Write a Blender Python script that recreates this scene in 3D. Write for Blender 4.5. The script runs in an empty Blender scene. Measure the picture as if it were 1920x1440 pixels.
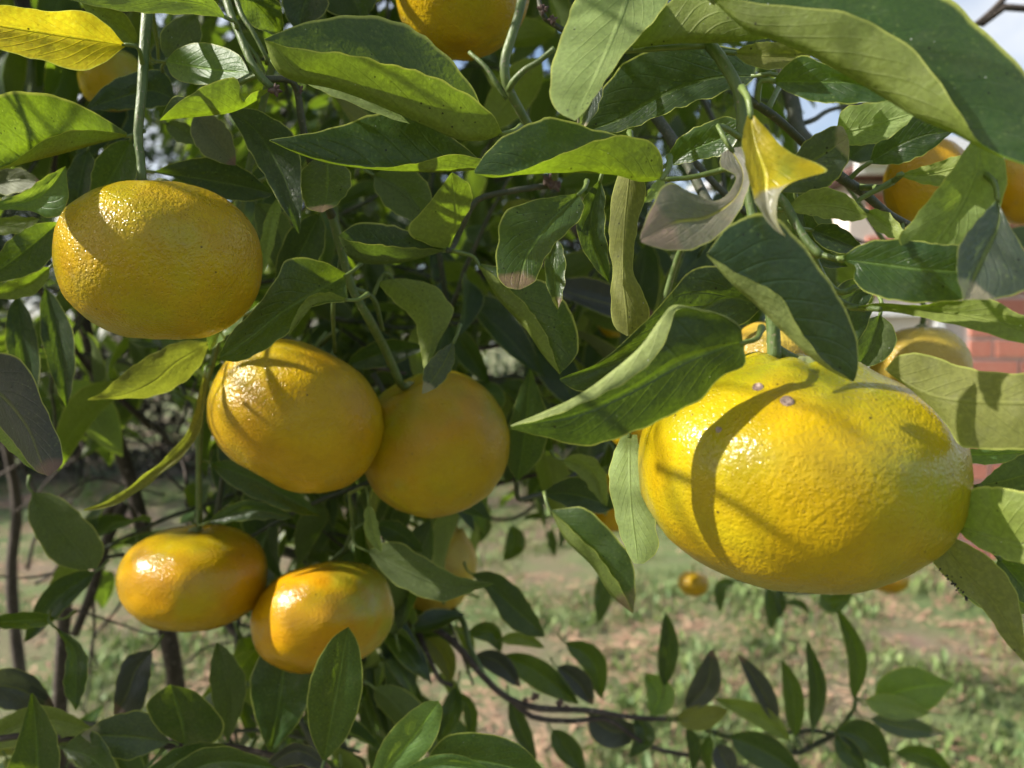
import bpy, math, random
import numpy as np
from mathutils import Vector, Matrix, noise

# ------------------------------------------------------------------ camera, sky, sun, exposure
SC = bpy.context.scene
COL = SC.collection
CAM_H, PITCH, FPX = 1.2, math.radians(-3.0), 1450.0
cd = bpy.data.cameras.new('camera')
cam = bpy.data.objects.new('camera', cd); COL.objects.link(cam); SC.camera = cam
cam.location = (0, 0, CAM_H); cam.rotation_euler = (math.radians(90) + PITCH, 0, 0)
cd.sensor_width = 36; cd.lens = FPX / 1920 * 36; cd.clip_start = 0.01; cd.clip_end = 600
cd.dof.use_dof = True; cd.dof.focus_distance = 0.225; cd.dof.aperture_fstop = 13

SUN_DIR = Vector((-0.76, -0.13, 0.56)).normalized()          # towards the sun
W = bpy.data.worlds.new('World'); SC.world = W; W.use_nodes = True
nt = W.node_tree; bg = nt.nodes['Background']
sky = nt.nodes.new('ShaderNodeTexSky'); sky.sky_type = 'NISHITA'; sky.sun_disc = False
sky.sun_elevation = math.asin(SUN_DIR.z); sky.sun_rotation = math.atan2(SUN_DIR.x, SUN_DIR.y)
sky.dust_density = 2.0; sky.ozone_density = 1.0; sky.air_density = 1.0
# thin bright cloud veil drifting over the whole sky
tcw = nt.nodes.new('ShaderNodeTexCoord'); cn = nt.nodes.new('ShaderNodeTexNoise'); cn.inputs['Scale'].default_value = 1.9; cn.inputs['Detail'].default_value = 6; cn.inputs['Roughness'].default_value = 0.55
cr_ = nt.nodes.new('ShaderNodeMapRange'); cr_.inputs[1].default_value = 0.46; cr_.inputs[2].default_value = 0.62
cm = nt.nodes.new('ShaderNodeMix'); cm.data_type = 'RGBA'; cm.inputs[7].default_value = (4.9, 5.1, 5.4, 1)
mpw = nt.nodes.new('ShaderNodeMapping'); mpw.inputs['Location'].default_value = (3.0, 1.2, 0.4)
nt.links.new(tcw.outputs['Generated'], mpw.inputs[0]); nt.links.new(mpw.outputs[0], cn.inputs['Vector']); nt.links.new(cn.outputs[0], cr_.inputs[0]); nt.links.new(cr_.outputs[0], cm.inputs[0])
nt.links.new(sky.outputs[0], cm.inputs[6]); nt.links.new(cm.outputs[2], bg.inputs[0]); bg.inputs[1].default_value = 0.095
sd = bpy.data.lights.new('sun', 'SUN'); sd.energy = 5.0; sd.angle = math.radians(0.55); sd.color = (1.0, 0.94, 0.84)
sun = bpy.data.objects.new('sun', sd); COL.objects.link(sun)
sun.rotation_euler = SUN_DIR.to_track_quat('Z', 'Y').to_euler(); sun.location = SUN_DIR * 20
SC.view_settings.view_transform = 'Standard'; SC.view_settings.look = 'None'
SC.view_settings.exposure = 1.05; SC.view_settings.gamma = 1.0; SC.view_settings.use_curve_mapping = False
cy = SC.cycles; cy.use_denoising = True; cy.use_adaptive_sampling = True; cy.adaptive_threshold = 0.025; cy.max_bounces = 6; cy.diffuse_bounces = 3
cy.transmission_bounces = 4; cy.transparent_max_bounces = 8; cy.sample_clamp_indirect = 8

# ------------------------------------------------------------------ helpers
FWD = Vector((0, math.cos(PITCH), math.sin(PITCH))); UPV = Vector((0, -math.sin(PITCH), math.cos(PITCH)))
def P(x, y, d):
    """point at photo position x, y and at d metres in front of the camera"""
    return Vector((0, 0, CAM_H)) + Vector((1, 0, 0)) * ((x - 960) / FPX * d) - UPV * ((y - 720) / FPX * d) + FWD * d
def project(p):
    q = p - Vector((0, 0, CAM_H)); d = q.dot(FWD)
    if d < 0.02: return (-9999, -9999, d)
    return (960 + q.x / d * FPX, 720 - q.dot(UPV) / d * FPX, d)
def tag(o, label=None, cat=None, group=None, kind=None):
    if label: o['label'] = label
    if cat: o['category'] = cat
    if group: o['group'] = group
    if kind: o['kind'] = kind
    return o
def empty(name, loc=(0, 0, 0)):
    o = bpy.data.objects.new(name, None); COL.objects.link(o); o.location = loc
    o.empty_display_size = 0.05; return o
def mesh_obj(name, verts, faces, mat, parent=None, origin=None, smooth=True, uvs=None, mats=None, midx=None):
    og = Vector(origin) if origin is not None else Vector((0, 0, 0))
    me = bpy.data.meshes.new(name)
    me.from_pydata([tuple(Vector(v) - og) for v in verts], [], faces)
    if uvs is not None:
        ul = me.uv_layers.new(name='UVMap'); li = np.zeros(len(me.loops), dtype=np.int32)
        me.loops.foreach_get('vertex_index', li)
        ul.data.foreach_set('uv', np.array(uvs, dtype=np.float32)[li].ravel())
    if smooth: me.polygons.foreach_set('use_smooth', [True] * len(me.polygons))
    for m in (mats or [mat]): me.materials.append(m)
    if midx is not None: me.polygons.foreach_set('material_index', midx)
    me.update()
    o = bpy.data.objects.new(name, me); COL.objects.link(o)
    if parent is not None:
        o.parent = parent; o.location = og - parent_world(parent)
    else: o.location = og
    return o
def parent_world(p):
    v = Vector(p.location)
    while p.parent: p = p.parent; v += Vector(p.location)
    return v
def resample(pts, n):
    """smooth curve through points, n samples"""
    pts = [np.array(p, dtype=float) for p in pts]
    if len(pts) == 2: pts = [pts[0], (pts[0] + pts[1]) / 2, pts[1]]
    k = len(pts); dist = [0.0]
    for a, b in zip(pts, pts[1:]): dist.append(dist[-1] + max(1e-6, float(np.linalg.norm(b[:2] - a[:2]) if len(b) == 2 else np.linalg.norm(b - a))))
    out = []
    ext = [2 * pts[0] - pts[1]] + pts + [2 * pts[-1] - pts[-2]]
    for i in range(n):
        s = dist[-1] * i / (n - 1); j = 0
        while j < k - 2 and dist[j + 1] < s: j += 1
        t = (s - dist[j]) / (dist[j + 1] - dist[j])
        p0, p1, p2, p3 = ext[j], ext[j + 1], ext[j + 2], ext[j + 3]
        c = 0.5 * ((2 * p1) + (-p0 + p2) * t + (2 * p0 - 5 * p1 + 4 * p2 - p3) * t * t + (-p0 + 3 * p1 - 3 * p2 + p3) * t ** 3)
        out.append(c)
    return out
def tube_data(pts, radii, seg=7, cap=True):
    pts = [Vector(p) for p in pts]; V, F = [], []
    up = Vector((0.13, 0.97, 0.2)).normalized()
    for i, p in enumerate(pts):
        t = (pts[min(i + 1, len(pts) - 1)] - pts[max(i - 1, 0)]).normalized()
        a = t.cross(up)
        if a.length < 0.05: a = t.cross(Vector((1, 0, 0)))
        a.normalize(); b = t.cross(a)
        r = radii[i] if hasattr(radii, '__len__') else radii
        for s in range(seg):
            an = 2 * math.pi * s / seg
            V.append(p + a * (math.cos(an) * r) + b * (math.sin(an) * r))
    for i in range(len(pts) - 1):
        for s in range(seg):
            F.append((i * seg + s, i * seg + (s + 1) % seg, (i + 1) * seg + (s + 1) % seg, (i + 1) * seg + s))
    if cap:
        F.append(tuple(range(seg - 1, -1, -1))); o = (len(pts) - 1) * seg; F.append(tuple(range(o, o + seg)))
    return V, F
def box_data(x0, x1, y0, y1, z0, z1):
    V = [(x0, y0, z0), (x1, y0, z0), (x1, y1, z0), (x0, y1, z0), (x0, y0, z1), (x1, y0, z1), (x1, y1, z1), (x0, y1, z1)]
    F = [(0, 3, 2, 1), (4, 5, 6, 7), (0, 1, 5, 4), (1, 2, 6, 5), (2, 3, 7, 6), (3, 0, 4, 7)]
    return V, F

# ------------------------------------------------------------------ materials
class N:
    def __init__(s, name):
        s.m = bpy.data.materials.new(name); s.m.use_nodes = True; s.t = s.m.node_tree
        s.b = s.t.nodes['Principled BSDF']; s.out = s.t.nodes['Material Output']
    def n(s, ty, **kw):
        x = s.t.nodes.new(ty)
        for k, v in kw.items():
            if k.startswith('i_'):
                key = k[2:]; key = int(key) if key.isdigit() else key.replace('_', ' ')
                x.inputs[key].default_value = v
            else: setattr(x, k, v)
        return x
    def l(s, a, b): s.t.links.new(a, b)
    def mix(s, f, a, b, mode='MIX'):
        x = s.n('ShaderNodeMix', data_type='RGBA', blend_type=mode)
        for sock, v in ((x.inputs[0], f), (x.inputs[6], a), (x.inputs[7], b)):
            if isinstance(v, (int, float)): sock.default_value = v
            elif isinstance(v, tuple): sock.default_value = (*v, 1) if len(v) == 3 else v
            else: s.l(v, sock)
        return x.outputs[2]
    def math(s, op, a, b=0.0, clamp=False):
        x = s.n('ShaderNodeMath', operation=op, use_clamp=clamp)
        for sock, v in ((x.inputs[0], a), (x.inputs[1], b)):
            if isinstance(v, (int, float)): sock.default_value = v
            else: s.l(v, sock)
        return x.outputs[0]
    def ramp(s, f, a, b):
        x = s.n('ShaderNodeMapRange', clamp=True); s.l(f, x.inputs[0]); x.inputs[1].default_value = a; x.inputs[2].default_value = b
        return x.outputs[0]
    def noise(s, vec, scale, detail=3, rough=0.55):
        x = s.n('ShaderNodeTexNoise'); x.inputs['Scale'].default_value = scale; x.inputs['Detail'].default_value = detail; x.inputs['Roughness'].default_value = rough
        if vec is not None: s.l(vec, x.inputs['Vector'])
        return x.outputs[0]
    def vor(s, vec, scale, feature='F1'):
        x = s.n('ShaderNodeTexVoronoi', feature=feature); x.inputs['Scale'].default_value = scale
        if vec is not None: s.l(vec, x.inputs['Vector'])
        return x

def leaf_mat(name, up, lo, trans, up2, tip=None, rough=0.27, tmix=0.36, dirt=0.35, blotch=None):
    k = N(name)
    uv = k.n('ShaderNodeUVMap'); uv.uv_map = 'UVMap'
    sep = k.n('ShaderNodeSeparateXYZ'); k.l(uv.outputs[0], sep.inputs[0])
    u, v = sep.outputs[0], sep.outputs[1]
    geo = k.n('ShaderNodeNewGeometry'); tc = k.n('ShaderNodeTexCoord'); oi = k.n('ShaderNodeObjectInfo')
    pos = geo.outputs['Position']
    av = k.math('ABSOLUTE', k.math('SUBTRACT', v, 0.5))                      # 0 at the midrib, 0.5 at the margin
    rib = k.math('SUBTRACT', 1.0, k.ramp(av, 0.012, 0.035))
    vein_c = k.math('SUBTRACT', k.math('MULTIPLY', u, 9.0), k.math('MULTIPLY', av, 7.0))
    vein_c = k.math('ADD', vein_c, k.math('MULTIPLY', k.noise(pos, 60, 1), 0.5))
    vein = k.ramp(k.math('ABSOLUTE', k.math('SUBTRACT', k.math('FRACT', vein_c), 0.5)), 0.0, 0.10)
    vein = k.math('SUBTRACT', 1.0, vein)
    vfade = k.math('MULTIPLY', vein, k.ramp(av, 0.47, 0.25))
    n1 = k.ramp(k.noise(pos, 42, 3), 0.33, 0.68); n2 = k.noise(pos, 900, 2)
    c_up = k.mix(n1, up, up2)
    c_up = k.mix(k.math('MULTIPLY', oi.outputs['Random'], 0.40), c_up, tuple(c * f for c, f in zip(up2, (1.35, 1.15, 0.8))))
    c_up = k.mix(k.math('MULTIPLY', rib, 0.75), c_up, tuple(min(1, c * 2.2 + 0.05) for c in up2[:2]) + (0.04,))
    c_up = k.mix(k.math('MULTIPLY', vfade, 0.07), c_up, tuple(min(1, c * 1.9 + 0.02) for c in up2))
    n3 = k.ramp(k.noise(pos, 170, 6, 0.75), 0.42, 0.66)
    c_up = k.mix(k.math('MULTIPLY', n3, 0.35), c_up, tuple(c * f for c, f in zip(up2, (1.7, 1.35, 1.1))))
    c_lo = k.mix(n1, lo, tuple(c * 0.72 for c in lo)); c_lo = k.mix(k.math('MULTIPLY', n3, 0.35), c_lo, (lo[0] * 0.75, lo[1] * 0.68, lo[2] * 0.5))
    c_lo = k.mix(k.math('MULTIPLY', rib, 0.5), c_lo, tuple(min(1, c * 1.35) for c in lo))
    c_lo = k.mix(k.math('MULTIPLY', vfade, 0.07), c_lo, tuple(c * 0.6 for c in lo))
    c_lo = k.mix(k.math('MULTIPLY', k.ramp(n2, 0.35, 0.6), 0.35), c_lo, tuple(c * 1.22 for c in lo))
    col = k.mix(geo.outputs['Backfacing'], c_up, c_lo)
    if blotch:
        col = k.mix(k.ramp(k.noise(pos, 55, 4, 0.7), 0.50, 0.66), col, blotch)
    # sooty specks and dust
    sp = k.ramp(k.vor(pos, 420).outputs['Distance'], 0.16, 0.09)
    gate = k.ramp(k.noise(pos, 120, 2), 0.5, 0.62)
    sp = k.math('MULTIPLY', sp, gate)
    fl = k.math('MULTIPLY', k.ramp(k.vor(pos, 260).outputs['Distance'], 0.055, 0.03), k.ramp(k.noise(pos, 45, 1), 0.5, 0.58))
    col = k.mix(fl, col, (0.55, 0.56, 0.50))
    col = k.mix(k.math('MULTIPLY', sp, 0.8), col, (0.012, 0.011, 0.006))
    dust = k.math('MULTIPLY', k.ramp(k.noise(pos, 150, 5, 0.7), 0.5, 0.75), dirt * 0.3)
    col = k.mix(dust, col, (0.20, 0.19, 0.15))
    if tip is not None:
        tn = k.math('ADD', u, k.math('MULTIPLY', k.noise(pos, 160, 2), 0.10))
        col = k.mix(k.ramp(tn, tip[1], tip[1] + 0.05), col, tip[0])
    rim = k.ramp(av, 0.472, 0.492)
    gl = k.math('MULTIPLY', k.ramp(k.vor(pos, 620).outputs['Distance'], 0.30, 0.10), k.ramp(k.noise(pos, 70, 2), 0.40, 0.60))
    tcol = k.mix(k.math('MULTIPLY', k.ramp(n2, 0.45, 0.62), 0.5), trans, tuple(min(1, c * 1.5) for c in trans))
    tcol = k.mix(k.math('MULTIPLY', vfade, 0.15), tcol, tuple(c * 0.6 for c in trans))
    tcol = k.mix(k.math('MULTIPLY', gl, 0.45), tcol, tuple(min(1, c * 1.9 + 0.05) for c in trans))
    tcol = k.mix(k.math('MULTIPLY', rim, 0.8), tcol, (0.75, 0.80, 0.12))
    tcol = k.mix(k.math('MULTIPLY', sp, 0.9), tcol, (0.02, 0.02, 0.0))
    col = k.mix(k.math('MULTIPLY', gl, k.math('SUBTRACT', 0.30, k.math('MULTIPLY', geo.outputs['Backfacing'], 0.22))), col, (0.16, 0.22, 0.06))
    col = k.mix(k.math('MULTIPLY', rim, 0.85), col, (0.36, 0.40, 0.09))
    k.l(col, k.b.inputs['Base Color'])
    rg = k.math('ADD', rough, k.math('MULTIPLY', geo.outputs['Backfacing'], 0.24))
    rg = k.math('ADD', rg, k.math('MULTIPLY', k.noise(pos, 90, 3), 0.16))
    k.l(rg, k.b.inputs['Roughness']); k.b.inputs['Specular IOR Level'].default_value = 0.36
    bh = k.math('ADD', k.math('MULTIPLY', n2, 0.5), k.math('MULTIPLY', k.math('ADD', vfade, k.math('MULTIPLY', rib, 6.0)), -0.35))
    bh = k.math('ADD', bh, k.math('MULTIPLY', k.noise(pos, 130, 2), 1.6))
    bp = k.n('ShaderNodeBump'); bp.inputs['Strength'].default_value = 0.42; bp.inputs['Distance'].default_value = 0.0008
    k.l(bh, bp.inputs['Height']); k.l(bp.outputs[0], k.b.inputs['Normal'])
    tr = k.n('ShaderNodeBsdfTranslucent'); k.l(tcol, tr.inputs[0]); k.l(bp.outputs[0], tr.inputs['Normal'])
    mx = k.n('ShaderNodeMixShader'); mx.inputs[0].default_value = tmix
    k.l(k.b.outputs[0], mx.inputs[1]); k.l(tr.outputs[0], mx.inputs[2]); k.l(mx.outputs[0], k.out.inputs[0])
    return k.m
LM = {
    'g': leaf_mat('leaf_green', (0.010, 0.029, 0.013), (0.165, 0.205, 0.045), (0.36, 0.55, 0.018), (0.020, 0.048, 0.015), tmix=0.26),
    'k': leaf_mat('leaf_shade_toned', (0.009, 0.023, 0.014), (0.24, 0.29, 0.09), (0.25, 0.42, 0.02), (0.017, 0.040, 0.018), tmix=0.18),  # blade shade and sunlit underside put into the tones, glow cut
    'l': leaf_mat('leaf_light_green', (0.055, 0.125, 0.045), (0.20, 0.27, 0.09), (0.42, 0.60, 0.04), (0.075, 0.155, 0.050), rough=0.40),
    'd': leaf_mat('leaf_dark_green', (0.010, 0.022, 0.014), (0.085, 0.115, 0.038), (0.22, 0.36, 0.02), (0.018, 0.037, 0.019), tmix=0.28),
    'b': leaf_mat('leaf_green_browned_tip', (0.013, 0.033, 0.015), (0.14, 0.18, 0.045), (0.32, 0.48, 0.02), (0.025, 0.054, 0.018), tip=((0.16, 0.10, 0.075), 0.86)),
    'y': leaf_mat('leaf_yellowed', (0.42, 0.36, 0.012), (0.42, 0.38, 0.03), (0.80, 0.66, 0.02), (0.30, 0.30, 0.015), tmix=0.42, blotch=(0.22, 0.17, 0.02)),
    'yt': leaf_mat('leaf_yellow_withered_tip', (0.42, 0.33, 0.006), (0.5, 0.42, 0.02), (0.70, 0.58, 0.02), (0.30, 0.27, 0.01), tip=((0.22, 0.22, 0.17), 0.64), blotch=(0.22, 0.24, 0.02)),
    'p': leaf_mat('leaf_purple_weathered', (0.030, 0.034, 0.040), (0.12, 0.14, 0.06), (0.15, 0.19, 0.05), (0.042, 0.050, 0.050), tmix=0.2, tip=((0.17, 0.10, 0.085), 0.90), rough=0.30),
    's': leaf_mat('leaf_silvery_scalded', (0.105, 0.115, 0.095), (0.22, 0.27, 0.08), (0.32, 0.45, 0.05), (0.15, 0.14, 0.125), tmix=0.26, tip=((0.26, 0.18, 0.15), 0.80), rough=0.42),
    't': leaf_mat('leaf_tan_green', (0.09, 0.12, 0.03), (0.165, 0.175, 0.048), (0.36, 0.42, 0.03), (0.12, 0.13, 0.04), rough=0.48, dirt=0.8),
    'q': leaf_mat('leaf_blue_gloss', (0.030, 0.050, 0.048), (0.14, 0.18, 0.08), (0.25, 0.36, 0.05), (0.050, 0.068, 0.070), rough=0.26, tip=((0.34, 0.29, 0.21), 0.84)),
}
def bark_mat(name, a, b, scale=120, rough=0.75, speck=None):
    k = N(name); geo = k.n('ShaderNodeNewGeometry'); mp = k.n('ShaderNodeMapping'); mp.inputs['Scale'].default_value = (1, 1, 0.35)
    k.l(geo.outputs['Position'], mp.inputs[0])
    n = k.noise(mp.outputs[0], scale, 5, 0.65)
    col = k.mix(k.ramp(n, 0.35, 0.65), a, b)
    if speck: col = k.mix(k.ramp(k.noise(geo.outputs['Position'], scale * 3, 3), 0.60, 0.70), col, speck)
    k.l(col, k.b.inputs['Base Color']); k.b.inputs['Roughness'].default_value = rough
    bp = k.n('ShaderNodeBump'); bp.inputs['Strength'].default_value = 0.6; bp.inputs['Distance'].default_value = 0.0012
    k.l(n, bp.inputs['Height']); k.l(bp.outputs[0], k.b.inputs['Normal'])
    return k.m
M_TWIG = bark_mat('twig_green', (0.070, 0.115, 0.030), (0.12, 0.165, 0.045), 260, 0.5, speck=(0.20, 0.17, 0.11))
M_TWIGD = bark_mat('twig_dark', (0.034, 0.046, 0.020), (0.060, 0.062, 0.034), 260, 0.6, speck=(0.15, 0.12, 0.10))
M_BARK = bark_mat('bark_brown', (0.035, 0.026, 0.021), (0.072, 0.056, 0.045), 90, 0.85, speck=(0.17, 0.14, 0.12))
M_PET = bark_mat('petiole_green', (0.10, 0.15, 0.035), (0.15, 0.20, 0.05), 300, 0.45)
M_CAL = bark_mat('calyx_green', (0.16, 0.19, 0.06), (0.22, 0.22, 0.10), 300, 0.6)
M_SCAR = bark_mat('scar_brown', (0.10, 0.05, 0.04), (0.45, 0.34, 0.27), 900, 0.8)

def peel_mat(name, c1, c2, green, gamt=0.35, rough=0.20, seed=0.0, bump=0.5, gx=0.0):
    k = N(name); tc = k.n('ShaderNodeTexCoord'); mp = k.n('ShaderNodeMapping'); mp.inputs['Location'].default_value = (seed, seed * 1.7, 0)
    k.l(tc.outputs['Object'], mp.inputs[0]); p = mp.outputs[0]
    big = k.noise(p, 22, 3); mid = k.noise(p, 95, 4, 0.65)
    col = k.mix(k.ramp(big, 0.38, 0.62), c1, c2)
    sp = k.n('ShaderNodeSeparateXYZ'); k.l(tc.outputs['Object'], sp.inputs[0])
    gm = k.math('ADD', k.noise(p, 30, 2), k.math('ADD', k.math('MULTIPLY', sp.outputs[2], 4.0), k.math('MULTIPLY', sp.outputs[0], gx)))
    col = k.mix(k.math('MULTIPLY', k.ramp(gm, 0.50, 0.75), gamt), col, green)
    col = k.mix(k.math('MULTIPLY', k.ramp(mid, 0.42, 0.68), 0.45), col, tuple(c * 0.70 for c in c2))
    vo = k.vor(p, 1000); pore = k.ramp(vo.outputs['Distance'], 0.36, 0.05)
    col = k.mix(k.math('MULTIPLY', pore, 0.22), col, (c2[0] * 0.75, c2[1] * 0.62, 0.004))
    # scurf patches and sooty specks
    sc = k.ramp(k.noise(p, 60, 6, 0.75), 0.58, 0.72)
    col = k.mix(k.math('MULTIPLY', sc, 0.42), col, (0.30, 0.23, 0.11))
    ds = k.math('MULTIPLY', k.ramp(k.vor(p, 190).outputs['Distance'], 0.09, 0.05), k.ramp(k.noise(p, 70, 1), 0.48, 0.56))
    col = k.mix(k.math('MULTIPLY', ds, 0.85), col, (0.03, 0.018, 0.008))
    k.l(col, k.b.inputs['Base Color'])
    k.l(k.math('ADD', rough, k.math('MULTIPLY', mid, 0.20)), k.b.inputs['Roughness'])
    k.b.inputs['Specular IOR Level'].default_value = 0.15
    k.b.inputs['Coat Weight'].default_value = 0.5; k.b.inputs['Coat Roughness'].default_value = 0.16
    h = k.math('ADD', k.math('MULTIPLY', pore, -0.42), k.math('MULTIPLY', k.noise(p, 760, 2), 1.1))
    h = k.math('ADD', h, k.math('MULTIPLY', k.noise(p, 150, 2), 0.7))
    bp = k.n('ShaderNodeBump'); bp.inputs['Strength'].default_value = bump; bp.inputs['Distance'].default_value = 0.0010
    k.l(h, bp.inputs['Height']); k.l(bp.outputs[0], k.b.inputs['Normal']); k.l(bp.outputs[0], k.b.inputs['Coat Normal'])
    return k.m

# ------------------------------------------------------------------ ground
def ground_mat():
    k = N('ground_soil_and_turf'); geo = k.n('ShaderNodeNewGeometry'); p = geo.outputs['Position']
    a = k.ramp(k.noise(p, 1.6, 5, 0.6), 0.42, 0.64); b = k.ramp(k.noise(p, 7, 4, 0.7), 0.38, 0.62); c = k.noise(p, 60, 4, 0.7)
    soil = k.mix(b, (0.22, 0.155, 0.11), (0.15, 0.095, 0.07)); soil = k.mix(k.ramp(c, 0.45, 0.75), soil, (0.33, 0.26, 0.18))
    turf = k.mix(b, (0.085, 0.14, 0.04), (0.16, 0.20, 0.075))
    col = k.mix(a, turf, soil)
    k.l(col, k.b.inputs['Base Color']); k.b.inputs['Roughness'].default_value = 0.95
    bp = k.n('ShaderNodeBump'); bp.inputs['Strength'].default_value = 1.0; bp.inputs['Distance'].default_value = 0.03
    k.l(c, bp.inputs['Height']); k.l(bp.outputs[0], k.b.inputs['Normal'])
    return k.m
GV, GF = [], []
gx = [-250, -80, -30, -15] + [-9 + 0.6 * i for i in range(31)] + [15, 30, 80, 250]
gy = [-250, -80, -20, -6] + [-2 + 0.6 * i for i in range(28)] + [20, 40, 100, 250]
for y in gy:
    for x in gx:
        z = 0.05 * noise.noise(Vector((x * 0.8, y * 0.8, 3.1))) if abs(x) < 12 and -3 < y < 18 else 0
        GV.append((x, y, z))
for j in range(len(gy) - 1):
    for i in range(len(gx) - 1):
        a = j * len(gx) + i; GF.append((a, a + 1, a + 1 + len(gx), a + len(gx)))
tag(mesh_obj('ground', GV, GF, ground_mat()), kind='structure')
def flat_mat(name, c, c2=None, rough=0.7, scale=30):
    k = N(name)
    geo = k.n('ShaderNodeNewGeometry')
    col = k.mix(k.ramp(k.noise(geo.outputs['Position'], scale, 4, 0.65), 0.35, 0.65), c, c2 or tuple(x * 0.75 for x in c))
    k.l(col, k.b.inputs['Base Color']); k.b.inputs['Roughness'].default_value = rough
    return k.m
def blade_mat(name, a, b, tmix=0.3):
    k = N(name); geo = k.n('ShaderNodeNewGeometry')
    col = k.mix(geo.outputs['Random Per Island'], a, b); k.l(col, k.b.inputs['Base Color']); k.b.inputs['Roughness'].default_value = 0.6
    tr = k.n('ShaderNodeBsdfTranslucent'); k.l(col, tr.inputs[0]); mx = k.n('ShaderNodeMixShader'); mx.inputs[0].default_value = tmix
    k.l(k.b.outputs[0], mx.inputs[1]); k.l(tr.outputs[0], mx.inputs[2]); k.l(mx.outputs[0], k.out.inputs[0]); return k.m
rg = np.random.default_rng(7)
def gz(x, y): return 0.05 * noise.noise(Vector((x * 0.8, y * 0.8, 3.1)))
def blades(name, n, h0, h1, w, mat, label, cat, thresh, flat=0.0, seed=1):
    r = random.Random(seed); V, F = [], []
    while len(F) < n:
        y = 1.6 + 9.0 * r.random() ** 1.5; x = (r.random() * 2 - 1) * (0.85 * y + 0.6)
        if noise.noise(Vector((x * 1.5, y * 1.5, 0.4))) + 0.5 * noise.noise(Vector((x * 5, y * 5, 9.4))) < thresh + (0.28 * min(1, max(0, -x)) - 0.16 * min(1, max(0, x)) if flat == 0 else 0): continue
        z = gz(x, y) - 0.004
        for _ in range(5):
            a = r.random() * 6.283; h = h0 + (h1 - h0) * r.random(); ln = (0.25 + 0.9 * r.random() + flat) * h; ww = w * (0.6 + 0.8 * r.random())
            ox, oy = x + r.gauss(0, 0.035), y + r.gauss(0, 0.035)
            dx, dy = math.cos(a), math.sin(a); px, py = -dy * ww, dx * ww
            hz = h * (1 - 0.85 * min(1, flat)); i = len(V)
            V += [(ox, oy, z), (ox + dx * ln * .5 + px, oy + dy * ln * .5 + py, z + hz * .65), (ox + dx * ln, oy + dy * ln, z + hz), (ox + dx * ln * .5 - px, oy + dy * ln * .5 - py, z + hz * .65)]
            F.append((i, i + 1, i + 2, i + 3))
    return tag(mesh_obj(name, V, F, mat, smooth=False), label, cat, kind='stuff')
blades('grass', 70000, 0.015, 0.05, 0.0035, blade_mat('grass_green', (0.095, 0.15, 0.042), (0.21, 0.25, 0.085)), 'patchy short green grass and weeds on the ground', 'grass', -0.08, seed=3)
blades('weeds', 7000, 0.03, 0.07, 0.011, blade_mat('weed_green', (0.085, 0.155, 0.042), (0.19, 0.26, 0.075)), 'broad-leaved low green weeds scattered over the grass', 'weeds', 0.12, seed=5)
blades('leaf_litter', 26000, 0.02, 0.07, 0.007, blade_mat('litter_tan', (0.42, 0.30, 0.19), (0.26, 0.15, 0.10), 0.1), 'dry tan leaf litter and straw lying on bare soil', 'litter', -0.45, flat=0.9, seed=9)

# ------------------------------------------------------------------ brick house
WY = 4.2
def wx(px): return (px - 960) / FPX * WY
def wz(py): return P(960, py, WY / math.cos(PITCH)).z
house = tag(empty('brick_house', (wx(1600), WY, 0)), 'red brick house wall with white eave behind the mandarin tree', 'house')
M_MORT = flat_mat('mortar_pale', (0.62, 0.55, 0.50), (0.54, 0.46, 0.42), 0.9, 60)
def brick_mat():
    k = N('brick_red'); oi = k.n('ShaderNodeObjectInfo'); geo = k.n('ShaderNodeNewGeometry')
    c = k.mix(oi.outputs['Random'], (0.50, 0.175, 0.12), (0.40, 0.15, 0.11)); c = k.mix(k.ramp(k.noise(geo.outputs['Position'], 40, 5, 0.7), 0.45, 0.75), c, (0.50, 0.24, 0.17))
    k.l(c, k.b.inputs['Base Color']); k.b.inputs['Roughness'].default_value = 0.85
    bp = k.n('ShaderNodeBump'); bp.inputs['Distance'].default_value = 0.004; k.l(k.noise(geo.outputs['Position'], 120, 4), bp.inputs['Height']); k.l(bp.outputs[0], k.b.inputs['Normal'])
    return k.m
M_BRICK = brick_mat(); M_WHITE = flat_mat('paint_white', (0.80, 0.80, 0.80), (0.72, 0.72, 0.72), 0.4); M_EAVE = flat_mat('timber_dark', (0.13, 0.055, 0.045), (0.09, 0.04, 0.035), 0.7)
HX0, HX1, HTOP = wx(1588), wx(1588) + 3.6, wz(345)
WX0, WX1, WZ0, WZ1 = wx(1608), wx(1768), wz(800), wz(575)
V, F = [], []
for b in ((HX0, WX0, 0, HTOP), (WX1, HX1, 0, HTOP), (WX0, WX1, 0, WZ0), (WX0, WX1, WZ1, HTOP)):
    v, f = box_data(b[0], b[1], WY + 0.012, WY + 0.25, b[2], b[3]); o = len(V); V += v; F += [tuple(i + o for i in q) for q in f]
v, f = box_data(HX0, HX0 + 0.25, WY + 0.26, WY + 5, 0, HTOP); o = len(V); V += v; F += [tuple(i + o for i in q) for q in f]
mesh_obj('wall', V, F, M_MORT, house, smooth=False)
CH, BL = 0.112, 0.285
bv, bf = box_data(0, BL - 0.024, 0, 0.05, 0, CH - 0.022)
hv, hf = box_data(0, BL / 2 - 0.024, 0, 0.05, 0, CH - 0.022)
bm_full = bpy.data.meshes.new('brick'); bm_full.from_pydata(bv, [], bf); bm_full.materials.append(M_BRICK)
bm_half = bpy.data.meshes.new('brick_half'); bm_half.from_pydata(hv, [], hf); bm_half.materials.append(M_BRICK)
rb = random.Random(4)
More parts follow.
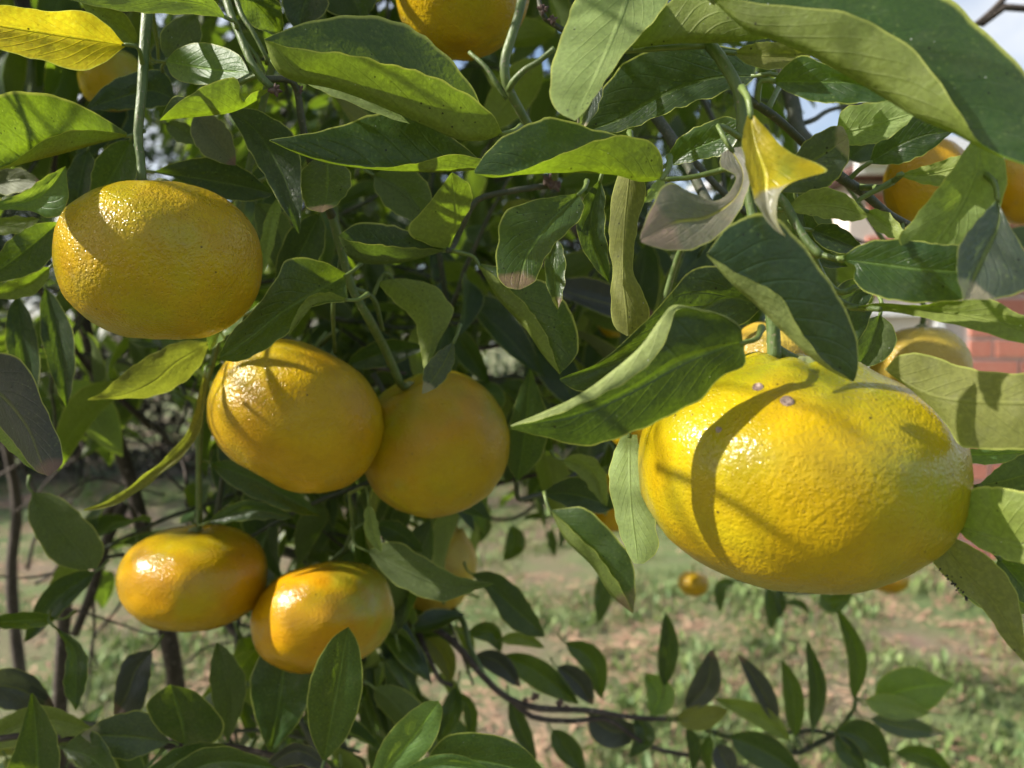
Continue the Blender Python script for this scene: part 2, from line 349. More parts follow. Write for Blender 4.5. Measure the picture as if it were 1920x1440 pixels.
for row in range(int(HTOP / CH)):
    z = row * CH + 0.006; x = WX1 - 12 * BL - (BL / 2 if row % 2 else 0)
    while x < HX1 - BL:
        full = True; xs = x
        inside = WX0 - 0.03 < xs + BL / 2 < WX1 + 0.03 and z + CH > WZ0 and z < WZ1
        if x >= HX0 - 0.02 and xs < HX0 + 2.4 and not inside:
            left_over = xs < WX1 < xs + BL - 0.02 and WZ0 - CH < z < WZ1
            right_over = xs < WX0 < xs + BL - 0.02 and WZ0 - CH < z < WZ1
            me = bm_half if (left_over or right_over) else bm_full
            o = bpy.data.objects.new('brick', me); COL.objects.link(o); o.parent = house
            o.location = Vector((xs + (BL / 2 if left_over else 0), WY - 0.004 + rb.uniform(-0.002, 0.002), z)) - house.location
        x += BL
def hbox(name, b, m, parent=house): return mesh_obj(name, *box_data(*b), m, parent, smooth=False)
hbox('fascia', (HX0 - 0.10, HX1, WY - 0.30, WY - 0.27, HTOP - 0.02, HTOP + 0.10), M_WHITE)
hbox('gutter', (HX0 - 0.11, HX1, WY - 0.40, WY - 0.302, HTOP + 0.02, HTOP + 0.105), M_WHITE)
hbox('soffit', (HX0 - 0.10, HX1, WY - 0.268, WY + 0.3, HTOP + 0.004, HTOP + 0.03), M_EAVE)
mesh_obj('roof', [(HX0 - 0.1, WY - 0.36, HTOP + 0.112), (HX1, WY - 0.36, HTOP + 0.112), (HX1, WY + 3.5, HTOP + 0.62), (HX0 - 0.1, WY + 3.5, HTOP + 0.62),
                  (HX0 - 0.1, WY - 0.36, HTOP + 0.15), (HX1, WY - 0.36, HTOP + 0.15), (HX1, WY + 3.5, HTOP + 0.66), (HX0 - 0.1, WY + 3.5, HTOP + 0.66)],
         [(0, 3, 2, 1), (4, 5, 6, 7), (0, 1, 5, 4), (1, 2, 6, 5), (2, 3, 7, 6), (3, 0, 4, 7)], flat_mat('roof_sheet_pale', (0.6, 0.61, 0.63), None, 0.4), house, smooth=False)
win = hbox('window', (WX0 + 0.003, WX1 - 0.003, WY + 0.06, WY + 0.09, WZ0 + 0.003, WZ1 - 0.003), flat_mat('blind_cream', (0.74, 0.66, 0.58), (0.70, 0.62, 0.55), 0.6, 4))
fw = 0.05
for b in ((WX0 + .003, WX0 + fw, WZ0 + .003, WZ1 - .003), (WX1 - fw, WX1 - .003, WZ0 + .003, WZ1 - .003), (WX0 + fw + .001, WX1 - fw - .001, WZ1 - fw, WZ1 - .003), (WX0 + fw + .001, WX1 - fw - .001, WZ0 + .003, WZ0 + fw)):
    o = hbox('window_frame', (b[0], b[1], WY - 0.01, WY + 0.055, b[2], b[3]), M_WHITE); o.parent = win; o.location = (0, 0, 0)

# ------------------------------------------------------------------ background trees and hedge
def crown_mesh(name, parent, blobs, n, size, mat, seed):
    r = random.Random(seed); V, F = [], []
    for _ in range(n):
        b = r.choice(blobs); c = Vector(b[:3]); rad = b[3]
        d = Vector((r.gauss(0, 1), r.gauss(0, 1), r.gauss(0, 1))).normalized(); q = rad * (0.55 + 0.5 * r.random() ** 0.5)
        q *= 1 + 0.25 * noise.noise(d * 2.3 + c)
        p = c + Vector((d.x * q, d.y * q, d.z * q * 0.85))
        if p.z < 0.05: continue
        t = Vector((r.gauss(0, 1), r.gauss(0, 1), r.gauss(-0.5, 0.7))).normalized(); s = t.cross(Vector((r.gauss(0, 1), r.gauss(0, 1), r.gauss(0, 1)))).normalized()
        L = size * (0.6 + 0.8 * r.random()); w = L * 0.26; i = len(V)
        V += [p, p + t * L * .45 + s * w, p + t * L, p + t * L * .45 - s * w]; F.append((i, i + 1, i + 2, i + 3))
    return tag(mesh_obj(name, V, F, mat, parent, smooth=False), kind='stuff')
M_FOL1 = blade_mat('foliage_dark', (0.022, 0.042, 0.016), (0.055, 0.085, 0.028), 0.25)
M_FOL2 = blade_mat('foliage_olive', (0.022, 0.024, 0.012), (0.058, 0.050, 0.026), 0.2)  # foliage tones lowered to stand in for shade on the hedges
def bg_tree(loc, h, spread, label, n, mat, seed, name='garden_tree', size=0.13, low=0.35):
    r = random.Random(seed); t = tag(empty(name, loc), label, 'tree' if 'tree' in name else 'hedge', 'trees and hedge beyond the lawn')
    L = Vector(loc)
    pts = [L + Vector((0.06 * math.sin(i * 1.3), 0.05 * i, h * 0.62 * i / 5 - 0.03)) for i in range(6)]
    mesh_obj('trunk', *tube_data(pts, [0.085 * h / 3 * (1 - 0.13 * i) for i in range(6)], 8), M_BARK, t)
    blobs = []
    for i in range(11):
        a = r.random() * 6.28; q = spread * r.random() ** 0.6; z = h * (low + (0.95 - low) * r.random())
        blobs.append((L.x + math.cos(a) * q, L.y + math.sin(a) * q * 0.6, z, spread * (0.35 + 0.25 * r.random())))
    for b in blobs[:5]:
        e = Vector(b[:3]); s = pts[3]; mesh_obj('limb', *tube_data([s, (s + e) / 2 + Vector((0, 0, 0.15)), e], [0.04, 0.028, 0.012], 6), M_BARK, t)
    crown_mesh('crown', t, blobs, n, size, mat, seed + 5)
    return t
bg_tree((-4.6, 8.2, 0), 4.6, 2.0, 'dark leafy garden tree at the far left of the lawn', 9000, M_FOL1, 11)
bg_tree((-1.4, 8.8, 0), 5.0, 2.1, 'tall olive-green garden tree behind the middle of the lawn', 9000, M_FOL2, 12)
bg_tree((1.3, 9.6, 0), 4.2, 1.5, 'smaller dark garden tree beside the brick house', 6000, M_FOL1, 13)
bg_tree((-7.9, 6.4, 0), 5.4, 2.5, 'broad unseen garden tree added left of the clipped hedge to shade it', 9000, M_FOL1, 15)  # out-of-view tree added to cast shade on the hedge
def hedge(x0, x1, y, h, label, seed, mat, n):
    t = tag(empty('hedge', ((x0 + x1) / 2, y, 0)), label, 'hedge')
    r = random.Random(seed); blobs = []
    k = int((x1 - x0) / 0.35)
    for i in range(k):
        for z in (0.3, h * 0.7): blobs.append((x0 + (x1 - x0) * (i + 0.5) / k, y + r.uniform(-.15, .15), z + r.uniform(-.1, .1), 0.42))
    crown_mesh('foliage', t, blobs, n, 0.07, mat, seed)
    for i in range(0, k, 2):
        b = Vector((x0 + (x1 - x0) * (i + 0.5) / k, y, -0.02)); mesh_obj('stem', *tube_data([b, b + Vector((0.05, 0, h * 0.7))], [0.018, 0.01], 6), M_BARK, t)
hedge(-6.2, -1.2, 6.9, 1.35, 'clipped dark hedge along the far edge of the lawn', 31, M_FOL2, 12000)
hedge(-1.0, 2.6, 7.4, 1.1, 'low shaggy hedge behind the centre of the lawn', 33, M_FOL1, 9000)

# ------------------------------------------------------------------ mandarin tree: wood
tree = tag(empty('mandarin_tree', (-0.42, 0.95, 0)), 'mandarin tree with glossy green leaves, dark twigs and ripening fruit', 'tree')
TWIGS = []          # sampled points (Vector) for attaching leaf stalks
def wood(name, pts, r, mat, seg=8, n=None, wob=0.0):
    """pts (x, y, d) in photo position and metres; r in photo pixels at each end"""
    q = resample([tuple(P(*p)) for p in pts], n or max(6, 4 * len(pts)))
    r0, r1 = r if hasattr(r, '__len__') else (r, r)
    d0, d1 = pts[0][2], pts[-1][2]; rad = []
    for i in range(len(q)):
        t = i / (len(q) - 1); d = d0 + (d1 - d0) * t; rr = (r0 + (r1 - r0) * t) * d / FPX
        rr *= 1 + 0.10 * noise.noise(Vector((q[i][0] * 60, q[i][1] * 60, q[i][2] * 60))); rad.append(rr)
    q = [Vector(v) for v in q]
    TWIGS.extend(q)
    return mesh_obj(name, *tube_data(q, rad, seg), mat, tree, origin=q[0])
def world_wood(name, pts, rads, mat, seg=10):
    q = [Vector(v) for v in resample(pts, 5 * len(pts))]; rr = np.interp(np.linspace(0, 1, len(q)), np.linspace(0, 1, len(rads)), rads)
    TWIGS.extend(q); return mesh_obj(name, *tube_data(q, list(rr), seg), mat, tree, origin=q[0])
a = P(330, 1290, .72); b = P(110, 1330, .75); c = P(20, 1110, 1.15)
world_wood('trunk', [(-0.42, 0.95, -0.03), (-0.415, 0.93, 0.3), (-0.40, 0.88, 0.6)], [0.055, 0.045, 0.036], M_BARK, 12)
wood('limb', [(330, 1460, .80), (330, 1290, .74), (312, 1180, .72), (285, 1060, .72), (255, 940, .72), (222, 830, .71), (190, 740, .70), (150, 560, .68), (120, 380, .66)], (17, 10), M_BARK, 10)
world_wood('limb', [(-0.40, 0.88, 0.57), tuple(P(330, 1500, .84)), tuple(P(331, 1430, .79))], [0.034, 0.020, 0.0112], M_BARK)
wood('limb', [(110, 1470, .78), (112, 1320, .76), (118, 1200, .75), (132, 1080, .74), (170, 1010, .73), (225, 930, .72)], (14, 9), M_BARK)
world_wood('limb', [(-0.40, 0.9, 0.55), tuple(P(112, 1440, .79)), tuple(P(112, 1400, .77))], [0.03, 0.016, 0.008], M_BARK)
wood('limb', [(60, 1440, 1.2), (22, 1110, 1.15), (32, 960, 1.14), (20, 870, 1.13), (-20, 700, 1.1)], (12, 8), M_BARK)
world_wood('limb', [(-0.42, 0.95, 0.28), tuple(P(62, 1600, 1.2)), tuple(P(57, 1420, 1.198))], [0.03, 0.018, 0.0124], M_BARK)
wood('branch', [(140, 1190, .70), (172, 1110, .70), (200, 1015, .70), (232, 945, .715)], (8, 11), M_BARK)
wood('branch', [(300, 1170, .72), (400, 1150, .62), (450, 1200, .60), (490, 1270, .55), (505, 1420, .40)], (11, 5), M_BARK)
wood('twig', [(175, 1120, .70), (177, 1180, .70), (174, 1225, .70), (184, 1246, .70)], (3, 2), M_BARK, 5)
wood('branch', [(280, 800, .71), (240, 760, .68), (165, 690, .66), (60, 520, .5)], (6, 5), M_BARK)
wood('twig', [(255, 770, .71), (310, 820, .70), (345, 870, .68), (352, 990, .66)], (5, 3), M_BARK, 6)
# twigs carrying the fruit and leaves
wood('twig', [(288, -160, .275), (278, 0, .25), (272, 70, .245), (266, 170, .241), (259, 250, .24), (264, 300, .24), (267, 345, .239)], (11, 8), M_TWIG)
wood('twig', [(390, -160, .27), (425, 0, .255), (445, 55, .252), (470, 115, .25), (490, 145, .25), (512, 166, .25)], (9, 7), M_TWIG)
wood('twig', [(410, -160, .28), (445, 5, .262), (475, 60, .26), (503, 115, .262), (500, 120, .264)], (7, 4), M_TWIG)
wood('twig', [(433, 20, .262), (455, 70, .262), (480, 105, .263), (495, 135, .265)], (4, 4), M_TWIG, 6)
wood('twig', [(495, 148, .252), (540, 150, .262), (557, 170, .268), (568, 240, .272), (590, 330, .28), (622, 405, .295)], (6, 9), M_TWIGD)
wood('twig', [(622, 400, .295), (640, 470, .30), (660, 540, .305), (690, 595, .312), (722, 655, .335), (752, 722, .348)], (9, 8), M_TWIG)
wood('twig', [(640, 480, .302), (625, 570, .31), (628, 660, .33)], (5, 4), M_TWIG, 6)
wood('twig', [(660, 540, .305), (700, 560, .315), (718, 620, .33)], (6, 4), M_TWIG, 6)
wood('twig', [(520, 80, .30), (470, 300, .32), (430, 520, .335), (404, 660, .352), (380, 750, .358), (373, 860, .37), (374, 985, .378)], (7, 6), M_TWIG)
wood('twig', [(990, -120, .29), (978, 0, .272), (962, 60, .27), (948, 105, .27), (946, 135, .27), (953, 165, .272), (985, 225, .28), (1040, 320, .30), (1030, 350, .31)], (9, 7), M_TWIG)
wood('twig', [(953, 168, .272), (965, 150, .268), (985, 130, .266), (1010, 115, .264), (1040, 90, .262)], (7, 5), M_TWIG, 7)
wood('twig', [(952, 184, .274), (930, 155, .272), (910, 125, .272), (880, 98, .275)], (6, 4), M_TWIG, 7)
wood('twig', [(1080, 70, .27), (1030, 40, .272), (1015, 20, .27), (1000, -60, .28)], (5, 5), M_TWIGD, 7)
wood('twig', [(1030, 348, .31), (960, 358, .30), (900, 372, .298), (878, 400, .298), (850, 462, .30), (840, 470, .27)], (6, 5), M_TWIGD)
wood('twig', [(1300, -120, .23), (1322, 60, .205), (1345, 100, .202), (1378, 155, .20), (1390, 200, .20), (1392, 260, .20), (1396, 330, .205)], (13, 10), M_TWIG)
wood('twig', [(1388, 180, .20), (1425, 200, .203), (1460, 225, .206), (1500, 262, .21), (1560, 320, .215)], (8, 7), M_TWIGD)
wood('twig', [(1396, 320, .206), (1440, 355, .2), (1470, 380, .196), (1495, 425, .192), (1515, 455, .19), (1540, 480, .188)], (9, 8), M_TWIG)
wood('twig', [(1545, 305, .22), (1580, 335, .225), (1620, 362, .23), (1665, 400, .235), (1720, 430, .24)], (11, 6), M_TWIGD)
wood('branch', [(1440, -80, .45), (1470, 120, .42), (1488, 200, .41), (1500, 250, .40), (1555, 300, .36)], (15, 14), M_TWIGD)
wood('twig', [(1490, 235, .41), (1525, 225, .41), (1560, 205, .42), (1640, 190, .43)], (5, 3), M_TWIGD, 6)
wood('branch', [(1200, 180, .33), (1245, 240, .31), (1290, 310, .29), (1330, 385, .27), (1370, 440, .25)], (11, 9), M_TWIGD)
wood('twig', [(1290, 290, .32), (1340, 345, .31), (1400, 400, .30)], (7, 6), M_TWIGD)
wood('twig', [(1820, 55, .6), (1850, 30, .6), (1880, 0, .6), (1930, -60, .6)], (6, 6), M_BARK, 6)
wood('twig', [(1840, 45, .6), (1870, 20, .6), (1905, 8, .6), (1960, 15, .6), (2100, -60, .58), (1700, -330, .45), (1500, -172, .3)], (7, 9), M_BARK, 6)
# fruit stalk of the big mandarin, with its side shoots
wood('twig', [(1400, 350, .205), (1420, 450, .203), (1436, 540, .20), (1446, 580, .20), (1450, 620, .20), (1452, 676, .20)], (10, 13), M_TWIG)
wood('twig', [(1540, 478, .188), (1560, 483, .186), (1580, 486, .184)], (6, 5), M_TWIG, 6)
wood('twig', [(1515, 455, .19), (1545, 520, .195), (1575, 548, .195), (1612, 535, .195)], (6, 6), M_TWIG, 6)
wood('twig', [(1515, 455, .19), (1550, 540, .2), (1590, 572, .2), (1650, 580, .19)], (6, 6), M_TWIG, 6)
# lower twigs
wood('branch', [(560, 1040, .68), (680, 1100, .60), (740, 1138, .55), (840, 1195, .52), (900, 1262, .51), (950, 1308, .51), (1010, 1328, .51), (1100, 1332, .52), (1185, 1345, .54), (1290, 1350, .57)], (7, 4), M_BARK)
world_wood('branch', [tuple(P(285, 1060, .72)), tuple(P(420, 1010, .74)), tuple(P(565, 1042, .68))], [0.009, 0.006, 0.0045], M_BARK)
wood('branch', [(950, 1305, .51), (1000, 1345, .51), (1080, 1352, .52), (1140, 1350, .53), (1220, 1400, .55), (1330, 1425, .58), (1500, 1470, .62)], (5, 3), M_BARK)
wood('twig', [(742, 1140, .55), (780, 1180, .53), (805, 1235, .52), (825, 1275, .52), (850, 1285, .52)], (7, 4), M_BARK, 6)
wood('twig', [(845, 1135, .56), (870, 1170, .53), (880, 1210, .52), (905, 1262, .51)], (6, 6), M_TWIG, 6)
wood('twig', [(1290, 1350, .57), (1345, 1375, .57), (1430, 1392, .57), (1490, 1412, .57), (1530, 1395, .57), (1568, 1375, .57)], (5, 5), M_TWIGD, 6)
wood('twig', [(1430, 1378, .58), (1490, 1372, .575), (1530, 1370, .57), (1568, 1376, .57), (1620, 1350, .57)], (4, 4), M_TWIGD, 6)
wood('twig', [(1490, 1412, .57), (1492, 1395, .57), (1492, 1378, .57)], (4, 3), M_TWIGD, 6)
wood('twig', [(1568, 1375, .57), (1600, 1330, .57), (1603, 1300, .57)], (4, 4), M_TWIG, 6)
wood('twig', [(655, 925, .36), (660, 990, .385), (645, 1035, .40)], (4, 4), M_TWIG, 6)
wood('branch', [(-60, 1395, .36), (60, 1378, .365), (160, 1390, .37), (330, 1400, .36), (430, 1400, .37), (520, 1420, .36), (610, 1450, .34), (760, 1480, .33)], (6, 6), M_BARK)
wood('twig', [(968, 900, .38), (972, 935, .40), (1000, 930, .42), (1040, 915, .44), (1130, 850, .5)], (5, 4), M_TWIGD, 6)
wood('twig', [(640, 1000, .62), (800, 940, .62), (960, 900, .6), (1100, 870, .55)], (5, 4), M_BARK, 6)
wood('twig', [(640, 690, .5), (700, 690, .46), (760, 700, .44)], (4, 3), M_BARK, 6)
wood('twig', [(830, 640, .6), (880, 655, .6), (960, 640, .6), (1040, 600, .58)], (5, 4), M_BARK, 6)
wood('twig', [(820, 610, .5), (900, 600, .5), (980, 560, .5)], (5, 4), M_TWIGD, 6)
# overhead limbs the twigs come from
world_wood('limb', [tuple(P(120, 380, .66)), (-0.40, 0.58, 1.75), (-0.25, 0.42, 1.95), (0.0, 0.30, 2.02)], [0.0055, 0.0055, 0.005, 0.004], M_BARK)
wood('branch', [(-200, -300, .36), (288, -150, .30), (420, -150, .275), (700, -220, .29), (1000, -110, .29), (1300, -110, .235), (1500, -170, .3)], (11, 10), M_BARK)

# ------------------------------------------------------------------ mandarin tree: leaves shaped one by one
N_LEAF = 0
def nearest_twig(p, lim):
    best, bd = None, lim
    for q in TWIGS:
        dd = (q - p).length
        if dd < bd: best, bd = q, dd
    return best
def leaf(curves, d, face='u', mat='g', z=None, mid=1, rows=30, bulge=0.06, serr=1.0, name='leaf', stalk=True, label=None):
    """curves: polylines (base to tip) across the blade in photo position; d=(base, tip) metres; z: px nearer to the camera per curve"""
    global N_LEAF
    N_LEAF += 1; r = random.Random(N_LEAF * 77)
    nc = len(curves); z = z or [8] * nc; d0, d1 = d if hasattr(d, '__len__') else (d, d)
    cs = [resample(c, rows) for c in curves]; sub = 4
    vs = [0.5 * i / mid if i <= mid else 0.5 + 0.5 * (i - mid) / (nc - 1 - mid) for i in range(nc)]
    V, UV, F = [], [], []; ncol = (nc - 1) * sub + 1; nseed = r.uniform(0, 50)
    for i in range(rows):
        t = i / (rows - 1); prof = math.sin(math.pi * (0.04 + 0.92 * t)) ** 0.7
        tooth = 0.5 + 0.5 * math.sin(t * min(75, rows * 1.25) + 3 * noise.noise(Vector((t * 6, nseed, 0))))
        for j in range(ncol):
            a = min(j // sub, nc - 2); s = (j - a * sub) / sub
            x, y = cs[a][i] * (1 - s) + cs[a + 1][i] * s
            wpx = float(np.linalg.norm(cs[a + 1][i] - cs[a][i]))
            if j in (0, ncol - 1):                       # scalloped margin
                o = cs[1][i] if j == 0 else cs[-2][i]; e = cs[0][i] if j == 0 else cs[-1][i]
                dv = o - e; ln = float(np.linalg.norm(dv))
                if ln > 1: x, y = e + dv / ln * min(ln * 0.3, serr * (2.6 * tooth + 2.2 * noise.noise(Vector((t * 9, nseed + j, 2)))) * prof)
            zz = (z[a] * (1 - s) + z[a + 1] * s) * prof + bulge * wpx * math.sin(math.pi * s)
            zz += (4.5 * noise.noise(Vector((t * 4, s * 2 + a * 2, nseed))) + 2.2 * noise.noise(Vector((t * 11, s * 3 + a * 3, nseed + 7)))) * prof
            dm = d0 + (d1 - d0) * t; dm -= zz * dm / FPX
            V.append(P(x, y, dm)); UV.append((t, vs[a] * (1 - s) + vs[a + 1] * s))
    for i in range(rows - 1):
        for j in range(ncol - 1):
            k = i * ncol + j; F.append((k, k + 1, k + ncol + 1, k + ncol))
    # which way the first panel turns decides the winding
    p = [cs[0][i] for i in range(rows)] + [cs[1][i] for i in range(rows - 1, -1, -1)]
    area = sum(p[i][0] * p[(i + 1) % len(p)][1] - p[(i + 1) % len(p)][0] * p[i][1] for i in range(len(p)))
    if (area > 0) == (face == 'l'): F = [f[::-1] for f in F]
    midx = [0] * len(F)
    m0 = V[mid * sub]
    if stalk:
        tw = nearest_twig(m0, 0.026); dirv = (m0 - V[6 * ncol + mid * sub]).normalized()
        end = tw if tw is not None else m0 + dirv * 0.006 + Vector((0, 0.004, 0.002))
        h = (end - m0).length
        q = [Vector(v) for v in resample([tuple(m0 - dirv * 0.001), tuple(m0 + dirv * h * 0.4), tuple(end)], 7)]
        v, f = tube_data(q, [0.0006, 0.00062, 0.00065, 0.0007, 0.00075, 0.0008, 0.001], 6)
        o = len(V); V += v; UV += [(0, 0.5)] * len(v); F += [tuple(i + o for i in g) for g in f]; midx += [1] * len(f)
    ob = mesh_obj(name, V, F, None, tree, origin=m0, uvs=UV, mats=[LM[mat], M_PET], midx=midx)
    if label: ob['label'] = label
    return ob
def sleaf(mpts, wa, wb, d, face='u', mat='g', za=None, zb=None, **kw):
    """leaf from its midrib and two half widths"""
    m = resample(mpts, 14); A, B = [], []
    for i, p in enumerate(m):
        t = i / 13; w = math.sin(math.pi * t ** 0.85) ** 0.8 if 0 < t < 1 else 0.0
        tg = m[min(i + 1, 13)] - m[max(i - 1, 0)]; tg = tg / (np.linalg.norm(tg) + 1e-6); nr = np.array((tg[1], -tg[0]))
        A.append(p + nr * wa * w); B.append(p - nr * wb * w)
    A[0] = B[0] = m[0]; A[-1] = B[-1] = m[-1]
    return leaf([A, m, B], d, face, mat, z=[za if za is not None else wa * 0.45, 0, zb if zb is not None else wb * 0.45], rows=kw.pop('rows', 22), **kw)

# upper left
leaf([[(235,84),(195,40),(150,18),(110,20),(60,15),(0,8),(-50,12)], [(235,85),(160,72),(80,60),(0,48),(-50,40)], [(235,88),(185,125),(140,133),(90,118),(30,103),(-20,85),(-50,60)]], (.235,.215), 'u', 'y', z=[22,0,8], label='yellowed leaf with brown blotches')
leaf([[(424,32),(395,-5),(330,-35),(240,-40),(150,-20),(110,-15)], [(425,34),(380,8),(300,-2),(220,-5),(110,-8)], [(424,36),(380,29),(300,27),(230,22),(160,8),(110,-5)]], (.245,.21), 'l', 'g', z=[0,10,25])
sleaf([(258,84),(210,40),(150,0)], 26, 26, (.27,.25), 'l', 'g')
sleaf([(312,112),(340,70),(368,25)], 38, 42, (.29,.285), 'l', 'd', za=5, zb=5)
leaf([[(309,115),(335,90),(375,79),(420,88),(450,105),(467,136)], [(309,115),(360,124),(410,132),(467,136)], [(309,115),(325,145),(360,158),(400,158),(440,150),(467,137)]], (.262,.245), 'u', 'l', z=[6,0,10], serr=.3)
leaf([[(508,166),(475,172),(455,190),(447,150),(420,147),(375,165),(330,195),(300,224)], [(508,168),(470,195),(430,212),(380,218),(340,222),(300,226)], [(508,167),(470,188),(420,190),(370,185),(325,181),(300,224)]], (.25,.24), 'l', 'g', z=[26,0,-30])
leaf([[(330,185),(310,135),(265,131),(220,145),(185,170),(160,203)], [(330,187),(280,170),(220,185),(160,204)], [(330,192),(290,203),(230,208),(160,207)]], (.31,.30), 'u', 'd', z=[5,0,5])
leaf([[(238,248),(200,225),(160,200),(100,178),(50,171),(0,175),(-40,190),(-80,250)], [(238,256),(190,268),(130,285),(60,303),(0,318),(-80,330)], [(238,252),(170,243),(120,247),(70,270),(20,305),(-80,345)]], (.268,.20), 'u', 'g', z=[-10,0,40])
leaf([[(-30,385),(40,360),(85,330),(122,312)], [(-30,392),(40,380),(90,355),(123,312)], [(-30,395),(50,395),(100,410),(128,380),(124,314)]], (.26,.25), 'u', 'l', z=[15,0,0])
sleaf([(-30,352),(30,338),(80,345)], 26, 26, (.31,.30), 'l', 'p')
sleaf([(-30,425),(30,418),(75,410)], 14, 22, (.275,.27), 'l', 'g')
leaf([[(112,415),(60,420),(20,445),(0,470),(-40,500)], [(112,416),(60,460),(0,505),(-40,520)], [(112,418),(100,480),(60,515),(0,530),(-40,540)]], (.29,.26), 'u', 'g', z=[12,0,12])
sleaf([(95,500),(50,535),(-30,555)], 22, 22, (.295,.275), 'l', 'g')
sleaf([(245,262),(215,320),(175,390)], 42, 42, (.30,.315), 'u', 'g')
sleaf([(165,280),(150,340),(140,410)], 30, 30, (.33,.33), 'u', 'd')
leaf([[(285,322),(340,300),(400,294),(450,310),(490,340),(510,361)], [(285,322),(340,330),(430,345),(510,362)], [(285,323),(330,335),(400,370),(460,378),(500,372),(510,363)]], (.29,.305), 'u', 'd', z=[10,0,4])
leaf([[(425,208),(445,240),(470,290),(500,340),(525,385),(560,438)], [(426,206),(480,245),(520,310),(545,370),(561,438)], [(425,204),(480,205),(530,230),(550,250),(563,290),(567,360),(566,400),(562,438)]], (.27,.262), 'u', 'd', z=[18,0,8])
sleaf([(365,212),(400,260),(442,310)], 36, 36, (.295,.285), 'l', 'p')
sleaf([(310,230),(345,250),(388,266)], 20, 20, (.30,.30), 'l', 'd')
leaf([[(600,292),(565,320),(563,360),(575,390),(600,398)], [(612,290),(615,330),(612,370),(602,398)], [(625,292),(655,320),(658,350),(635,382),(605,398)]], (.28,.262), 'u', 'b', z=[18,0,10])
sleaf([(525,365),(505,430),(490,520)], 16, 14, (.31,.315), 'l', 'l')
sleaf([(600,400),(560,480),(520,560)], 40, 40, (.33,.34), 'u', 'd')
sleaf([(480,380),(520,440),(530,520)], 34, 34, (.34,.34), 'l', 'd')
# upper middle
sleaf([(448,-25),(490,20),(530,68)], 38, 34, (.265,.275), 'u', 'g')
sleaf([(600,-40),(570,10),(560,60)], 45, 45, (.30,.30), 'u', 'd')
sleaf([(640,-60),(660,-10),(680,40)], 60, 60, (.32,.32), 'u', 'd')
leaf([[(942,248),(915,225),(890,170),(855,120),(810,75),(760,42),(700,28),(640,28),(560,45),(495,73)], [(942,250),(910,263),(860,262),(800,237),(740,211),(680,186),(620,166),(550,152),(515,128),(496,76)], [(942,249),(925,215),(885,180),(830,148),(780,130),(720,115),(660,100),(600,95),(540,86),(497,75)]], (.228,.205), 'u', 'g', z=[-14,0,48], rows=46, serr=1.6)
sleaf([(540,130),(660,175),(769,232)], 22, 20, (.225,.222), 'l', 'l')
leaf([[(900,300),(860,265),(790,212),(740,205),(690,215),(620,240),(560,252),(505,262)], [(902,318),(830,323),(760,322),(690,317),(620,307),(560,289),(505,264)], [(902,297),(850,288),(800,300),(740,311),(690,312),(620,302),(560,286),(505,263)]], (.235,.222), 'u', 'g', z=[-10,0,26], rows=40)
leaf([[(1243,330),(1185,262),(1110,240),(1060,222),(1020,220),(960,245),(920,275),(890,318)], [(1244,336),(1200,341),(1150,328),(1060,324),(975,328),(925,333),(890,326)], [(1245,333),(1240,290),(1220,265),(1170,253),(1120,262),(1060,285),(1000,310),(950,327),(891,326)]], (.205,.198), 'u', 'g', z=[-16,0,36], rows=42, serr=1.4)
leaf([[(1160,-110),(1090,-30),(1055,60),(1034,120),(1031,185),(1050,212),(1077,226)], [(1200,-110),(1175,0),(1150,70),(1120,140),(1095,190),(1078,226)], [(1260,-100),(1252,5),(1180,90),(1130,160),(1100,205),(1079,226)]], (.205,.176), 'l', 'l', z=[-22,0,30], rows=36)
sleaf([(1120,120),(1105,190),(1085,250)], 22, 22, (.215,.21), 'u', 'q')
leaf([[(1415,140),(1418,115),(1395,90),(1340,85),(1270,85),(1190,100),(1140,150),(1110,200),(1086,250)], [(1415,143),(1330,148),(1240,180),(1160,225),(1086,250)], [(1415,146),(1400,160),(1340,182),(1270,207),(1200,236),(1150,251),(1086,251)]], (.215,.225), 'u', 'd', z=[14,0,12], rows=36, serr=2.2)
leaf([[(1180,90),(1225,30),(1290,-20),(1345,2),(1385,30),(1415,55),(1443,71)], [(1180,92),(1260,83),(1340,81),(1400,78),(1443,72)], [(1180,90),(1230,30),(1310,-30),(1365,-8),(1405,30),(1443,71)]], (.20,.188), 'l', 'g', z=[26,0,-16], rows=32)
leaf([[(1330,-20),(1500,-60),(1700,-30),(1790,2),(1832,45),(1875,82),(1915,125),(1955,190),(1975,260),(1965,322)], [(1335,0),(1400,58),(1450,76),(1520,106),(1600,150),(1660,186),(1720,222),(1790,252),(1860,288),(1965,324)], [(1332,-6),(1450,8),(1540,15),(1600,25),(1660,55),(1710,90),(1760,150),(1800,212),(1850,276),(1965,323)]], (.172,.150), 'u', 'g', z=[-24,0,42], rows=46)
sleaf([(1375,100),(1450,105),(1530,98)], 28, 26, (.205,.20), 'l', 't')
leaf([[(1447,153),(1480,115),(1507,103),(1560,125),(1620,150),(1690,186)], [(1447,153),(1520,154),(1610,157),(1690,187)], [(1447,154),(1480,175),(1520,190),(1580,196),(1640,193),(1690,188)]], (.198,.185), 'u', 'g', z=[14,0,10])
leaf([[(1567,246),(1580,205),(1620,193),(1680,188),(1720,208)], [(1567,250),(1620,240),(1670,225),(1720,210)], [(1567,254),(1595,273),(1650,268),(1690,243),(1720,212)]], (.212,.20), 'l', 'l', z=[6,0,6])
leaf([[(1630,304),(1645,265),(1690,225),(1740,205),(1785,245)], [(1630,306),(1680,275),(1730,255),(1786,246)], [(1630,308),(1690,308),(1740,286),(1786,248)]], (.222,.21), 'u', 'd', z=[10,0,6])
